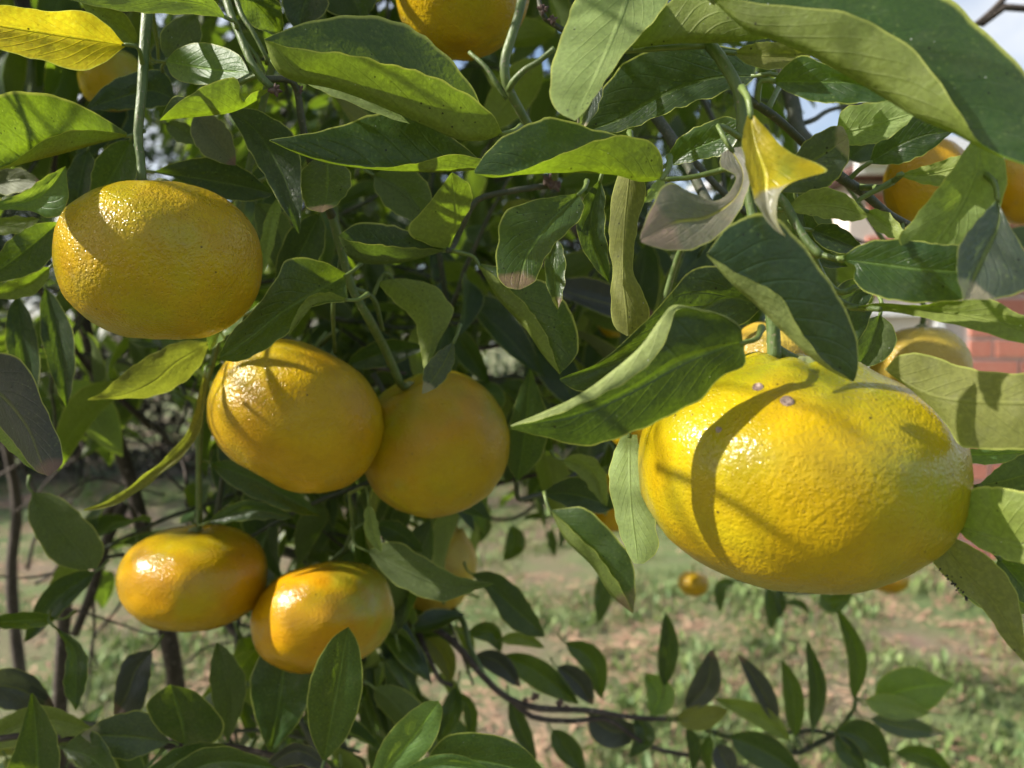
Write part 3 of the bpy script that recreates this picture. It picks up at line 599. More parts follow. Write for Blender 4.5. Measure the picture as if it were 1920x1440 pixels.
leaf([[(1470,345),(1500,275),(1540,245),(1575,234),(1590,255)], [(1470,352),(1515,308),(1550,285),(1590,258)], [(1470,362),(1530,362),(1570,337),(1592,300),(1592,262)]], (.208,.20), 'u', 'q', z=[10,0,8])
leaf([[(1400,217),(1391,260),(1397,310),(1409,360),(1424,395),(1448,428),(1472,443)], [(1407,216),(1415,270),(1430,320),(1434,360),(1442,400),(1460,430),(1472,443)], [(1415,217),(1445,250),(1480,284),(1552,318),(1490,338),(1462,362),(1456,400),(1462,425),(1473,443)]], (.168,.160), 'u', 'yt', z=[10,0,30], rows=36, label='small curled yellow leaf with a withered grey tip')
leaf([[(1352,288),(1350,312),(1380,335),(1345,376),(1300,362),(1252,342),(1228,372),(1203,430),(1200,448)], [(1370,278),(1393,325),(1378,372),(1325,408),(1262,418),(1202,450)], [(1390,275),(1406,310),(1402,360),(1378,410),(1332,455),(1282,471),(1232,466),(1202,454)]], (.185,.168), 'u', 's', z=[4,0,26], rows=40, label='greyish curled leaf with a wavy pale margin')
sleaf([(1243,333),(1228,358),(1208,380)], 14, 12, (.188,.184), 'l', 'l')
leaf([[(1245,311),(1270,260),(1310,235),(1360,218),(1396,230)], [(1245,312),(1300,280),(1350,260),(1396,235)], [(1245,313),(1310,302),(1360,288),(1396,245)]], (.225,.212), 'u', 'g', z=[8,0,8])
leaf([[(1478,385),(1510,360),(1550,352),(1590,365),(1626,402)], [(1478,390),(1540,385),(1590,392),(1626,404)], [(1478,396),(1540,409),(1600,416),(1626,408)]], (.205,.20), 'l', 'g', z=[8,0,8])
leaf([[(1822,262),(1790,310),(1760,350),(1720,400),(1685,445),(1700,480)], [(1838,262),(1830,320),(1800,390),(1740,480)], [(1856,265),(1884,300),(1888,345),(1872,395),(1840,440),(1760,490)]], (.172,.178), 'l', 'l', z=[8,0,10])
leaf([[(1869,372),(1830,415),(1798,460),(1793,510),(1806,562)], [(1869,372),(1872,420),(1838,490),(1807,562)], [(1870,373),(1892,420),(1930,485),(1940,535),(1875,560),(1808,562)]], (.168,.156), 'u', 'q', z=[24,0,18], rows=34)
leaf([[(1575,485),(1620,455),(1680,447),(1750,455),(1800,460),(1835,480)], [(1575,486),(1650,495),(1730,505),(1836,512)], [(1575,488),(1604,500),(1601,528),(1640,556),(1700,568),(1760,568),(1810,560),(1836,530)]], (.183,.172), 'u', 'g', z=[10,0,10], rows=34)
leaf([[(1600,575),(1650,567),(1720,571),(1800,561),(1860,560),(1905,585),(1960,600)], [(1600,577),(1680,578),(1760,585),(1850,600),(1960,630)], [(1600,580),(1680,588),(1750,601),(1830,621),(1900,641),(1960,655)]], (.195,.178), 'l', 'g', z=[12,0,12])
wood('twig', [(1690, 328, .206), (1662, 348, .215), (1632, 352, .225), (1605, 350, .228)], (6, 6), M_TWIG, 6)
leaf([[(1690,325),(1750,305),(1800,290),(1840,285)], [(1688,328),(1750,325),(1840,300)], [(1690,332),(1730,345),(1790,350),(1840,320)]], (.205,.195), 'l', 'g', z=[5,0,5])
sleaf([(1625,395),(1660,420),(1700,450)], 22, 22, (.21,.20), 'l', 'g')
sleaf([(1520,430),(1560,445),(1620,470)], 26, 26, (.222,.222), 'u', 'd')
sleaf([(1500,380),(1530,470),(1590,500)], 26, 26, (.23,.235), 'u', 'd')
sleaf([(1640,545),(1600,560),(1590,660)], 42, 42, (.24,.24), 'u', 'd')
sleaf([(1650,590),(1640,640),(1610,690)], 40, 40, (.25,.25), 'l', 'd')
# leaves around the big mandarin
leaf([[(1325,476),(1385,513),(1450,545),(1476,573),(1502,620),(1548,678),(1600,716)], [(1325,479),(1372,532),(1422,577),(1472,627),(1522,672),(1562,699),(1600,716)], [(1326,474),(1370,420),(1440,400),(1500,450),(1548,515),(1588,580),(1608,640),(1609,690),(1601,716)]], (.163,.167), 'l', 'k', z=[24,0,4], rows=40, stalk=False)
leaf([[(1430,572),(1400,520),(1340,497),(1290,510),(1240,570),(1180,630),(1120,680),(1050,709)], [(1430,574),(1360,560),(1270,615),(1180,668),(1050,712)], [(1430,576),(1390,610),(1300,640),(1200,695),(1100,735),(1050,715)]], (.205,.195), 'u', 'd', z=[10,0,6], rows=36)
leaf([[(1393,640),(1386,614),(1350,592),(1305,582),(1268,582),(1256,622),(1226,677),(1176,717),(1102,754),(1032,782),(958,800)], [(1393,640),(1386,609),(1350,588),(1302,577),(1262,572),(1236,600),(1200,650),(1142,700),(1082,742),(1012,775),(958,797)], [(1394,642),(1340,657),(1270,685),(1180,735),(1080,778),(958,801)], [(1394,645),(1396,685),(1350,710),(1320,745),(1260,780),(1180,815),(1100,838),(1040,825),(958,805)]], (.178,.172), 'l', 'k', z=[36,26,8,-26], mid=2, rows=48, serr=1.2)
leaf([[(1180,290),(1152,345),(1140,420),(1146,500),(1145,570),(1150,612),(1175,630)], [(1182,290),(1178,346),(1170,430),(1168,520),(1175,590),(1178,630)], [(1184,290),(1212,350),(1197,420),(1187,500),(1202,540),(1217,575),(1214,605),(1182,630)]], (.215,.205), 'l', 't', z=[-10,10,-10], rows=34)
sleaf([(1125,338),(1108,430),(1142,530)], 28, 28, (.245,.25), 'u', 'd')
leaf([[(1082,362),(1000,375),(942,400),(932,450),(930,510),(945,536),(970,543)], [(1084,365),(1030,420),(988,480),(971,543)], [(1086,366),(1096,385),(1088,412),(1050,450),(1020,490),(1005,527),(975,543)]], (.24,.215), 'u', 'b', z=[16,0,14], rows=34)
sleaf([(1042,445),(1038,515),(1046,580)], 24, 18, (.25,.245), 'u', 'b')
leaf([[(900,497),(950,535),(990,575),(1022,622),(1050,700)], [(898,500),(935,562),(985,617),(1015,662),(1049,702)], [(903,494),(970,508),(1040,540),(1078,600),(1084,660),(1051,700)]], (.285,.265), 'l', 'g', z=[22,0,8], rows=34)
leaf([[(838,468),(800,458),(762,432),(800,385),(845,325)], [(838,468),(858,420),(852,370),(846,324)], [(838,468),(868,415),(886,380),(880,345),(848,323)]], (.275,.262), 'l', 'g', z=[12,0,-6])
leaf([[(835,467),(790,438),(720,418),(670,418),(636,440)], [(835,470),(770,489),(700,496),(655,483),(635,445)], [(835,468),(780,464),(720,458),(660,452),(636,442)]], (.275,.262), 'u', 'd', z=[-10,0,22])
sleaf([(700,328),(760,365),(805,425)], 48, 42, (.31,.31), 'l', 'd')
leaf([[(648,512),(600,488),(540,484),(515,525),(475,580),(435,620),(411,665)], [(648,516),(585,552),(525,588),(470,632),(412,670)], [(650,545),(648,565),(600,572),(560,592),(540,625),(500,655),(450,678),(413,676)]], (.275,.245), 'u', 'g', z=[26,0,24], rows=36)
sleaf([(652,562),(590,570),(540,632)], 2, 18, (.258,.252), 'l', 'g')
leaf([[(392,640),(335,640),(280,665),(230,700),(190,735),(165,748)], [(392,644),(330,680),(290,715),(235,740),(165,749)], [(392,648),(372,692),(330,727),(280,746),(210,749),(165,750)]], (.325,.305), 'l', 't', z=[10,0,-20])
sleaf([(458,590),(415,612),(392,658)], 22, 24, (.30,.305), 'u', 'l')
leaf([[(380,700),(362,780),(330,835),(275,885),(212,932),(157,955)], [(384,705),(372,790),(340,840),(280,895),(212,940),(157,957)], [(388,710),(378,800),(345,855),(285,905),(215,948),(158,958)]], (.345,.32), 'l', 't', z=[8,0,6])
leaf([[(-60,740),(0,802),(40,852),(65,882),(90,893)], [(-60,700),(0,740),(50,800),(74,860),(91,893)], [(-60,650),(40,674),(85,760),(115,830),(118,868),(93,893)]], (.26,.232), 'u', 'p', z=[-20,0,-4], rows=32)
sleaf([(-50,740),(8,815),(66,884)], 10, 16, (.262,.242), 'l', 'l')
sleaf([(1590,300),(1650,255),(1725,230)], 40, 40, (.345,.34), 'u', 'd')  # hidden leaf added to keep the sun off the mandarin beyond
sleaf([(85,540),(112,650),(125,765)], 30, 32, (.33,.33), 'u', 'd')
sleaf([(30,555),(42,650),(62,770)], 32, 32, (.345,.345), 'u', 'd')
leaf([[(60,921),(52,970),(80,1030),(110,1060),(152,1070)], [(60,921),(100,975),(140,1025),(178,1066)], [(60,921),(110,930),(160,970),(196,1025),(182,1067)]], (.38,.385), 'l', 'd', z=[8,0,8])
sleaf([(178,1072),(110,1120),(45,1205)], 26, 30, (.43,.42), 'u', 'd')
sleaf([(106,1160),(50,1163),(-40,1168)], 18, 18, (.37,.35), 'u', 'g')
leaf([[(100,1174),(124,1220),(118,1290),(141,1332)], [(101,1174),(140,1220),(142,1285),(142,1332)], [(103,1175),(150,1205),(166,1240),(161,1290),(143,1332)]], (.365,.36), 'u', 'g', z=[12,0,6])
leaf([[(285,1218),(236,1230),(216,1280),(212,1338)], [(285,1219),(255,1255),(238,1300),(215,1340)], [(286,1220),(282,1280),(262,1338),(218,1342)]], (.405,.40), 'u', 'p', z=[8,0,10])
sleaf([(-40,1285),(30,1290),(102,1325)], 38, 46, (.375,.39), 'u', 'p')
leaf([[(66,1520),(5,1470),(20,1420),(40,1360),(58,1300)], [(70,1520),(72,1450),(68,1370),(60,1299)], [(76,1520),(112,1470),(112,1405),(98,1355),(62,1300)]], (.345,.325), 'u', 'g', z=[14,0,14])
sleaf([(-40,1395),(70,1352),(178,1368)], 30, 42, (.375,.37), 'l', 'g')
leaf([[(118,1400),(165,1366),(200,1395),(230,1470)], [(117,1402),(170,1420),(230,1472)], [(116,1404),(150,1440),(200,1485),(230,1476)]], (.355,.335), 'u', 'g', z=[8,0,8])
leaf([[(320,1390),(300,1368),(270,1332),(200,1345),(152,1376)], [(320,1391),(240,1380),(152,1378)], [(320,1392),(280,1412),(230,1427),(180,1402),(153,1380)]], (.358,.345), 'u', 'q', z=[10,0,10])
leaf([[(345,1396),(300,1372),(274,1325),(295,1298),(318,1284)], [(346,1396),(340,1350),(320,1284)], [(348,1396),(402,1392),(420,1355),(372,1300),(322,1284)]], (.36,.345), 'u', 'g', z=[8,0,10], serr=.4)
leaf([[(425,1392),(400,1330),(391,1260),(405,1205)], [(426,1392),(428,1300),(407,1204)], [(428,1392),(456,1330),(462,1270),(432,1222),(409,1205)]], (.395,.39), 'l', 'd', z=[6,0,6])
leaf([[(503,1412),(475,1335),(468,1275),(490,1225),(520,1200)], [(505,1413),(522,1330),(540,1200)], [(508,1412),(560,1355),(588,1285),(580,1235),(560,1200)]], (.375,.38), 'u', 'g', z=[12,0,12], serr=.4)
leaf([[(605,1428),(580,1370),(576,1300),(594,1240),(624,1195),(652,1176)], [(607,1428),(621,1350),(636,1270),(653,1176)], [(609,1428),(652,1380),(677,1310),(680,1250),(669,1200),(654,1176)]], (.318,.305), 'u', 'g', z=[10,0,10], rows=34, serr=.4)
sleaf([(260,1470),(360,1415),(450,1405)], 24, 28, (.345,.34), 'u', 'g')
sleaf([(300,1480),(400,1430),(520,1440)], 32, 30, (.335,.325), 'u', 'g')
sleaf([(495,1440),(560,1408),(630,1450)], 16, 28, (.345,.335), 'u', 'p')
leaf([[(690,1470),(712,1400),(750,1350),(795,1316),(822,1314)], [(692,1472),(760,1400),(823,1316)], [(700,1475),(770,1440),(815,1390),(830,1335),(824,1317)]], (.312,.298), 'u', 'l', z=[10,0,12], rows=32, serr=.4)
leaf([[(790,1450),(815,1400),(850,1375),(920,1376),(980,1400),(1025,1450)], [(788,1455),(880,1425),(1025,1455)], [(790,1462),(900,1485),(1025,1462)]], (.318,.315), 'u', 'g', z=[12,0,10], serr=.4)
sleaf([(740,1460),(840,1432),(930,1450)], 20, 24, (.30,.30), 'u', 'l', serr=.4)
leaf([[(690,1031),(740,1014),(790,1040),(840,1070),(880,1085),(926,1093)], [(690,1033),(770,1075),(850,1103),(926,1094)], [(690,1036),(730,1088),(780,1116),(830,1129),(880,1112),(926,1095)]], (.37,.36), 'l', 'd', z=[10,0,10])
sleaf([(698,985),(740,995),(795,1035)], 20, 26, (.395,.395), 'u', 'd')
leaf([[(885,1074),(930,1072),(970,1100),(1000,1140),(1015,1172),(1022,1192)], [(885,1076),(930,1110),(975,1150),(1022,1193)], [(885,1079),(920,1122),(948,1170),(985,1193),(1022,1194)]], (.45,.44), 'u', 'd', z=[8,0,8])
leaf([[(1035,958),(1080,1000),(1122,1040),(1162,1098),(1187,1148)], [(1033,960),(1060,1012),(1110,1062),(1142,1112),(1185,1150)], [(1037,955),(1100,953),(1150,1000),(1186,1050),(1192,1110),(1188,1148)]], (.32,.305), 'l', 'b', z=[24,0,6], rows=32)
leaf([[(1165,815),(1141,880),(1150,960),(1168,1020),(1188,1056)], [(1180,815),(1182,940),(1196,1057)], [(1195,815),(1216,920),(1232,990),(1234,1032),(1207,1057)]], (.228,.208), 'l', 'l', z=[-20,0,16])
leaf([[(968,902),(948,860),(954,800),(970,740),(992,691)], [(970,902),(985,800),(993,691)], [(973,902),(1012,862),(1032,800),(1019,750),(995,691)]], (.38,.37), 'u', 'g', z=[6,0,6])
sleaf([(1152,952),(1080,928),(1018,925)], 30, 38, (.38,.37), 'u', 'd')
sleaf([(1055,862),(1105,882),(1138,950)], 24, 22, (.37,.365), 'l', 'g')
leaf([[(850,640),(820,660),(795,690),(791,738)], [(851,641),(830,685),(792,738)], [(853,642),(850,690),(820,727),(794,738)]], (.30,.288), 'u', 'q', z=[6,0,8])
leaf([[(705,530),(740,568),(775,602),(786,650),(796,698)], [(735,522),(795,568),(812,615),(798,698)], [(760,522),(812,534),(846,570),(850,592),(822,645),(800,698)]], (.315,.298), 'l', 'g', z=[-14,6,-8], rows=30)
sleaf([(650,685),(720,662),(800,650)], 26, 26, (.39,.38), 'u', 'd')
sleaf([(395,868),(490,905),(602,968)], 28, 34, (.375,.37), 'u', 'g')
sleaf([(390,978),(470,955),(555,972)], 18, 20, (.368,.365), 'u', 'g')
sleaf([(690,945),(698,1000),(716,1036)], 16, 14, (.345,.34), 'l', 'l')
# right edge
leaf([[(1658,692),(1690,664),(1740,664),(1800,685),(1860,697),(1970,700)], [(1660,694),(1740,740),(1830,752),(1970,755)], [(1664,698),(1720,742),(1770,792),(1800,836),(1860,844),(1970,842)]], (.185,.165), 'l', 't', z=[-14,8,-6], rows=34, stalk=False)
sleaf([(1785,852),(1860,852),(1950,845)], 14, 20, (.212,.205), 'u', 'l')
leaf([[(1836,908),(1880,868),(1960,830)], [(1836,910),(1890,900),(1960,880)], [(1838,912),(1890,922),(1960,920)]], (.20,.185), 'u', 'q', z=[6,0,6])
leaf([[(1788,984),(1815,926),(1850,910),(1970,930)], [(1788,986),(1860,1010),(1970,1040)], [(1788,990),(1850,1036),(1970,1075)]], (.185,.168), 'l', 'g', z=[6,0,10])
AP = leaf([[(1752,1012),(1745,1048),(1785,1095),(1842,1143),(1882,1202),(1926,1248)], [(1760,1010),(1810,1075),(1870,1140),(1928,1249)], [(1775,1000),(1850,1040),(1897,1090),(1914,1140),(1930,1248)]], (.192,.178), 'l', 't', z=[6,0,6], rows=32, label='long dull leaf with black specks along its edge')
sleaf([(1872,1045),(1905,1085),(1950,1135)], 40, 36, (.205,.20), 'u', 'g')
sleaf([(1780,1030),(1850,1080),(1930,1150)], 30, 60, (.225,.22), 'l', 'g')
# lower right shoot, further away
LOW = [((1245,1287),(1254,1210),(1248,1147),20,20,'u','d'), ((1220,1342),(1236,1305),(1210,1262),24,30,'u','l'), ((1285,1328),(1325,1285),(1336,1216),30,26,'u','p'),
       ((1458,1358),(1425,1290),(1384,1226),16,22,'u','p'), ((1492,1382),(1487,1300),(1466,1236),20,20,'u','g'), ((1524,1370),(1533,1290),(1513,1199),18,18,'u','d'),
       ((1601,1312),(1608,1230),(1570,1138),20,18,'u','g'), ((1622,1312),(1680,1325),(1742,1338),22,26,'l','l'), ((1632,1347),(1700,1365),(1772,1376),22,20,'u','q'),
       ((1570,1368),(1620,1385),(1668,1440),34,34,'u','d'), ((1482,1388),(1420,1342),(1340,1310),18,22,'l','g'), ((1268,1348),(1320,1342),(1366,1330),22,28,'l','t'),
       ((1288,1362),(1302,1400),(1300,1448),14,14,'u','d'), ((1330,1378),(1325,1410),(1330,1450),14,12,'u','g'), ((1368,1380),(1440,1412),(1505,1455),32,34,'u','d'),
       ((1568,1378),(1590,1410),(1625,1450),22,22,'u','d'), ((1345,1395),(1360,1430),(1375,1460),26,22,'u','p'), ((1680,1410),(1740,1420),(1790,1455),20,20,'u','g'),
       ((945,1228),(1010,1262),(1086,1320),26,30,'u','g'), ((888,1230),(935,1242),(976,1288),20,24,'u','p'), ((1060,1204),(1112,1240),(1128,1312),24,24,'u','g'),
       ((1045,1250),(1085,1280),(1112,1322),24,24,'u','p'), ((878,1185),(920,1185),(940,1222),18,22,'u','g'), ((935,1200),(980,1198),(1022,1215),14,14,'l','g'),
       ((1104,1340),(1150,1372),(1203,1368),34,34,'u','p'), ((1035,1368),(1068,1410),(1096,1450),24,24,'u','d'), ((956,1310),(978,1370),(1006,1432),18,18,'u','d'),
       ((858,1285),(845,1340),(818,1400),20,22,'u','g'), ((690,1238),(720,1310),(726,1382),22,26,'u','d'), ((792,1208),(762,1250),(748,1332),26,24,'u','d'),
       ((800,1195),(832,1230),(846,1282),22,22,'u','t'), ((850,1295),(880,1330),(885,1400),14,14,'u','g'), ((1190,1345),(1210,1380),(1180,1420),20,20,'u','d'),
       ((1380,1090),(1352,1100),(1350,1150),12,12,'u','d'), ((1440,1100),(1448,1140),(1445,1182),16,16,'u','d'), ((1460,1100),(1466,1140),(1460,1160),10,10,'u','d'),
       ((1470,1130),(1500,1132),(1520,1152),8,8,'u','d'), ((1540,1110),(1560,1130),(1600,1112),20,22,'u','g'), ((1130,1070),(1128,1120),(1122,1170),20,16,'u','d'),
       ((960,985),(966,1020),(944,1052),20,20,'u','d'), ((880,965),(905,985),(885,1025),18,20,'u','d'), ((1032,990),(1036,1020),(1040,1045),9,9,'u','d')]
for a, b, c, wa, wb, f, m in LOW:
    dd = .55 if a[1] > 1180 else .95
    sleaf([a, b, c], wa, wb, (dd, dd - .01 + .004 * (wa % 5)), f, m, rows=16, serr=.3)
leaf([[(1637,1312),(1652,1270),(1710,1249),(1787,1281)], [(1637,1316),(1710,1290),(1788,1282)], [(1638,1322),(1690,1318),(1742,1332),(1788,1284)]], (.56,.55), 'u', 'l', z=[6,0,6], serr=.3)
wood('twig', [(1380, 1085, .95), (1440, 1095, .95), (1480, 1110, .95), (1545, 1105, .95), (1640, 1060, .96), (1700, 960, .98)], (4, 4), M_TWIGD, 6)
wood('twig', [(1060, 880, .9), (1000, 950, .93), (950, 975, .95), (880, 960, .95), (700, 900, .85)], (4, 4), M_TWIGD, 6)

# ------------------------------------------------------------------ fruit
def fruit(name, c, d, rx, ry, tilt, mat, label, lean=0.0, knobs=0.0, stalk=None, lump=0.03, dim=0.07, group=None, pw=1.0, scars=(), pz=0.87):
    """c centre in the photo, rx/ry half size in photo pixels, tilt in degrees clockwise, lean towards the camera in degrees"""
    O = P(c[0], c[1], d); R = rx * d / FPX; H = ry * d / FPX
    rt = empty(name, tuple(O)); tag(rt, label, 'mandarin', group)
    rot = Matrix.Rotation(math.radians(lean), 3, 'X') @ Matrix.Rotation(math.radians(tilt), 3, 'Y')
    sd_ = c[0] * 0.37; nu, nv = 72, 48; V, F = [], []
    def surf(th, ph):
        st, ct = math.sin(th), math.cos(th)
        rr = R * (abs(st) ** pw); zz = H * math.copysign(abs(ct) ** pz, ct)
        zz -= (1 if ct > 0 else -1) * H * dim * math.exp(-(st / 0.24) ** 2) * (1.0 if ct > 0 else 0.8)
        ridge = math.exp(-((st - 0.27) / 0.10) ** 2) if ct > 0 else 0
        zz += H * knobs * ridge * (0.35 + 0.65 * abs(math.cos(ph * 4.5 + 0.4)))
        k = 1 + lump * noise.noise(Vector((st * math.cos(ph) * 1.7, st * math.sin(ph) * 1.7, ct * 1.7 + sd_))) + 0.35 * lump * noise.noise(Vector((st * math.cos(ph) * 5, st * math.sin(ph) * 5, ct * 5 + sd_)))
        k *= 1 + 0.006 * math.cos(9 * ph) * st
        return Vector((rr * math.cos(ph) * k, rr * math.sin(ph) * k, zz * k))
    V.append(surf(0.0, 0))
    for j in range(1, nv):
        for i in range(nu): V.append(surf(math.pi * j / nv, 2 * math.pi * i / nu))
    V.append(surf(math.pi, 0))
    for i in range(nu): F.append((0, 1 + i, 1 + (i + 1) % nu))
    for j in range(nv - 2):
        for i in range(nu):
            a = 1 + j * nu + i; b = 1 + j * nu + (i + 1) % nu; F.append((a, a + nu, b + nu, b))
    e = len(V) - 1; o = 1 + (nv - 2) * nu
    for i in range(nu): F.append((e, o + (i + 1) % nu, o + i))
    me_o = mesh_obj('peel', [O + v for v in V], F, mat, rt, origin=O); me_o.rotation_euler = rot.to_euler()
    # star-shaped calyx and a stub of stalk
    top = V[0]; cv, cf = [], []; cr = max(0.0032, R * 0.10)
    for i in range(20):
        an = 2 * math.pi * i / 20; q = cr * (1.0 if i % 4 < 2 else 0.62); sp = surf(math.asin(min(1, q / R)), an)
        cv.append(O + rot @ (sp + Vector((0, 0, 0.0006))))
    for i in range(20):
        an = 2 * math.pi * i / 20; cv.append(O + rot @ (top + Vector((cr * 0.4 * math.cos(an), cr * 0.4 * math.sin(an), 0.0022))))
    cf = [(i, (i + 1) % 20, 20 + (i + 1) % 20, 20 + i) for i in range(20)] + [tuple(range(20, 40))]
    mesh_obj('calyx', cv, cf, M_CAL, rt, origin=O)
    s0 = O + rot @ (top + Vector((0, 0, -0.0005)))
    if stalk: pts = [tuple(s0)] + [tuple(P(*p)) for p in stalk]
    else:
        s1 = s0 + rot @ Vector((0.001, 0, 0.012)); tw = nearest_twig(s1, 0.10); pts = [tuple(s0), tuple(s1)] + ([tuple((s1 + tw) / 2 + Vector((0, 0.006, 0.006))), tuple(tw)] if tw is not None else [tuple(s1 + Vector((0.004, 0.01, 0.02)))])
    q = [Vector(v) for v in resample(pts, 10)]
    mesh_obj('stalk', *tube_data(q, [cr * 0.42 * (1 - 0.03 * i) for i in range(10)], 8), M_TWIG, rt, origin=O)
    inv = rot.inverted()
    for (px, py, rs) in scars:
        # raised corky scar where the view ray through that place meets the peel
        o3 = Vector((0, 0, CAM_H)); dr = (P(px, py, d) - o3).normalized(); best = None
        for st in range(400):
            p = o3 + dr * (d * 0.6 + st * d * 0.0015); l = inv @ (p - O)
            if (l.x / R) ** 2 + (l.y / R) ** 2 + (l.z / H) ** 2 < 1.0: best = l; break
        if best is None: continue
        th = math.acos(max(-1, min(1, best.z / H))); ph = math.atan2(best.y, best.x); cpt = surf(th, ph); rs = rs * d / FPX
        nrm = Vector((best.x / R ** 2, best.y / R ** 2, best.z / H ** 2)).normalized(); tx = nrm.orthogonal().normalized(); ty = nrm.cross(tx)
        sv = []
        for ring, (rr, hh) in enumerate(((1.15, -0.0003), (0.85, 0.00045), (0.5, 0.00015))):
            for i in range(12):
                an = i * math.pi / 6; rj = rs * rr * (1 + 0.15 * noise.noise(Vector((an, px, ring))))
                sv.append(O + rot @ (cpt + tx * rj * math.cos(an) + ty * rj * math.sin(an) + nrm * hh))
        sf = [(r_ * 12 + i, r_ * 12 + (i + 1) % 12, (r_ + 1) * 12 + (i + 1) % 12, (r_ + 1) * 12 + i) for r_ in range(2) for i in range(12)] + [tuple(range(24, 36))]
        mesh_obj('scar', sv, sf, M_SCAR, rt, origin=O)
    return rt
YEL, ORG, GRN = (0.66, 0.42, 0.010), (0.62, 0.29, 0.008), (0.36, 0.36, 0.018)
PM1 = peel_mat('peel_yellow', (0.43, 0.325, 0.003), (0.43, 0.28, 0.003), (0.23, 0.27, 0.010), 0.75, seed=1.0, bump=0.36)
PM2 = peel_mat('peel_gold', (0.43, 0.30, 0.003), (0.45, 0.245, 0.003), (0.30, 0.31, 0.008), 0.85, seed=2.3)
PM3 = peel_mat('peel_amber', (0.52, 0.335, 0.003), (0.50, 0.275, 0.003), (0.36, 0.34, 0.006), 0.6, seed=3.1)
PM4 = peel_mat('peel_olive_gold', (0.42, 0.29, 0.003), (0.44, 0.245, 0.003), (0.25, 0.28, 0.010), 0.85, seed=4.4)
PM5 = peel_mat('peel_orange', (0.46, 0.275, 0.003), (0.46, 0.225, 0.003), (0.31, 0.30, 0.008), 0.65, rough=0.14, seed=5.2, bump=0.30)
PM8 = peel_mat('peel_orange_green_cheek', (0.53, 0.285, 0.003), (0.52, 0.225, 0.003), (0.27, 0.31, 0.02), 0.8, rough=0.14, seed=5.9, bump=0.30, gx=9.0)
PM6 = peel_mat('peel_dull', (0.50, 0.34, 0.03), (0.42, 0.27, 0.03), (0.36, 0.32, 0.06), 0.5, rough=0.42, seed=6.6)
fruit('mandarin', (1485, 876), .205, 287, 205, 3, PM1, 'largest yellow-green mandarin with two small round brown scars', lean=6, knobs=0.07, stalk=[(1451, 650, .202), (1450, 620, .20)], scars=[(1424, 732, 9), (1475, 760, 11), (1347, 821, 5)], dim=0.05, pw=0.93, pz=0.82)
fruit('mandarin', (305, 490), .241, 179, 150, 3, PM2, 'golden mandarin on a straight green twig, a bright glint on its side', lean=4, stalk=[(267, 340, .2395), (266, 325, .24)], pw=0.97)
fruit('mandarin', (557, 780), .335, 163, 134, 27, PM3, 'amber mandarin tucked under a curled leaf, touching its paler neighbour', lean=-18, stalk=[(600, 650, .355), (630, 620, .34)], pw=0.97)
fruit('mandarin', (815, 832), .367, 139, 132, -22, PM4, 'olive-gold mandarin leaning against the amber one, stalk in full view', lean=16, stalk=[(752, 722, .348), (735, 680, .340)], pw=0.97)
fruit('mandarin', (366, 1080), .38, 131, 92, 2, PM5, 'smooth flattened orange mandarin dangling from a long thin stalk', lean=0, stalk=[(374, 985, .378), (373, 950, .376)], pw=0.92)
fruit('mandarin', (608, 1155), .385, 130, 99, -14, PM8, 'orange mandarin with one greenish side, partly covered by an upright leaf', lean=-22, stalk=[(610, 1062, .405), (645, 1030, .40)], pw=0.97)
fruit('mandarin', (822, 1068), .56, 68, 82, 20, PM6, 'small mandarin with a puckered neck half hidden behind a broad dark leaf', lean=-4, knobs=0.10, pw=0.97)
fruit('mandarin', (865, -24), .30, 126, 126, 0, PM2, 'mandarin glowing yellow and orange above a large folded leaf', pw=0.97)
fruit('mandarin', (1235, 745), .30, 118, 112, 0, PM3, 'shaded orange mandarin mostly hidden behind folded leaves and the largest mandarin', pw=0.97)
fruit('mandarin', (1738, 345), .37, 74, 84, 0, PM4, 'deep orange shaded mandarin behind a pale sunlit leaf', pw=0.97)
fruit('mandarin', (1925, 352), .40, 64, 72, 0, PM5, 'orange mandarin showing beside the glossy blue-grey leaf', pw=0.97)
fruit('mandarin', (1725, 702), .38, 88, 92, 0, PM6, 'dull yellow mandarin with a greyish bloom before the brick wall', pw=0.97)
fruit('mandarin', (1448, 690), .31, 84, 92, 0, PM6, 'brownish shaded mandarin directly behind the stalk of the largest mandarin', pw=0.97)
fruit('mandarin', (1665, 1085), .95, 36, 25, 0, PM5, 'tiny distant orange mandarin over the grass beneath the largest mandarin', pw=0.97)
fruit('mandarin', (1300, 1094), 1.0, 28, 23, 0, PM3, 'tiny distant yellow mandarin beside small dark leaves over the grass', pw=0.97)
fruit('mandarin', (1152, 585), .62, 37, 49, 0, PM1, 'narrow glimpse of bright yellow mandarin beside the tan hanging leaf', pw=0.97)
fruit('mandarin', (1148, 935), .52, 40, 62, 0, PM5, 'orange mandarin peeping out beside a pale sunlit hanging leaf', pw=0.97)
fruit('mandarin', (212, 150), .45, 58, 54, -20, PM1, 'pale yellow-green mandarin behind the thin green twig and yellowed leaf', pw=0.97)

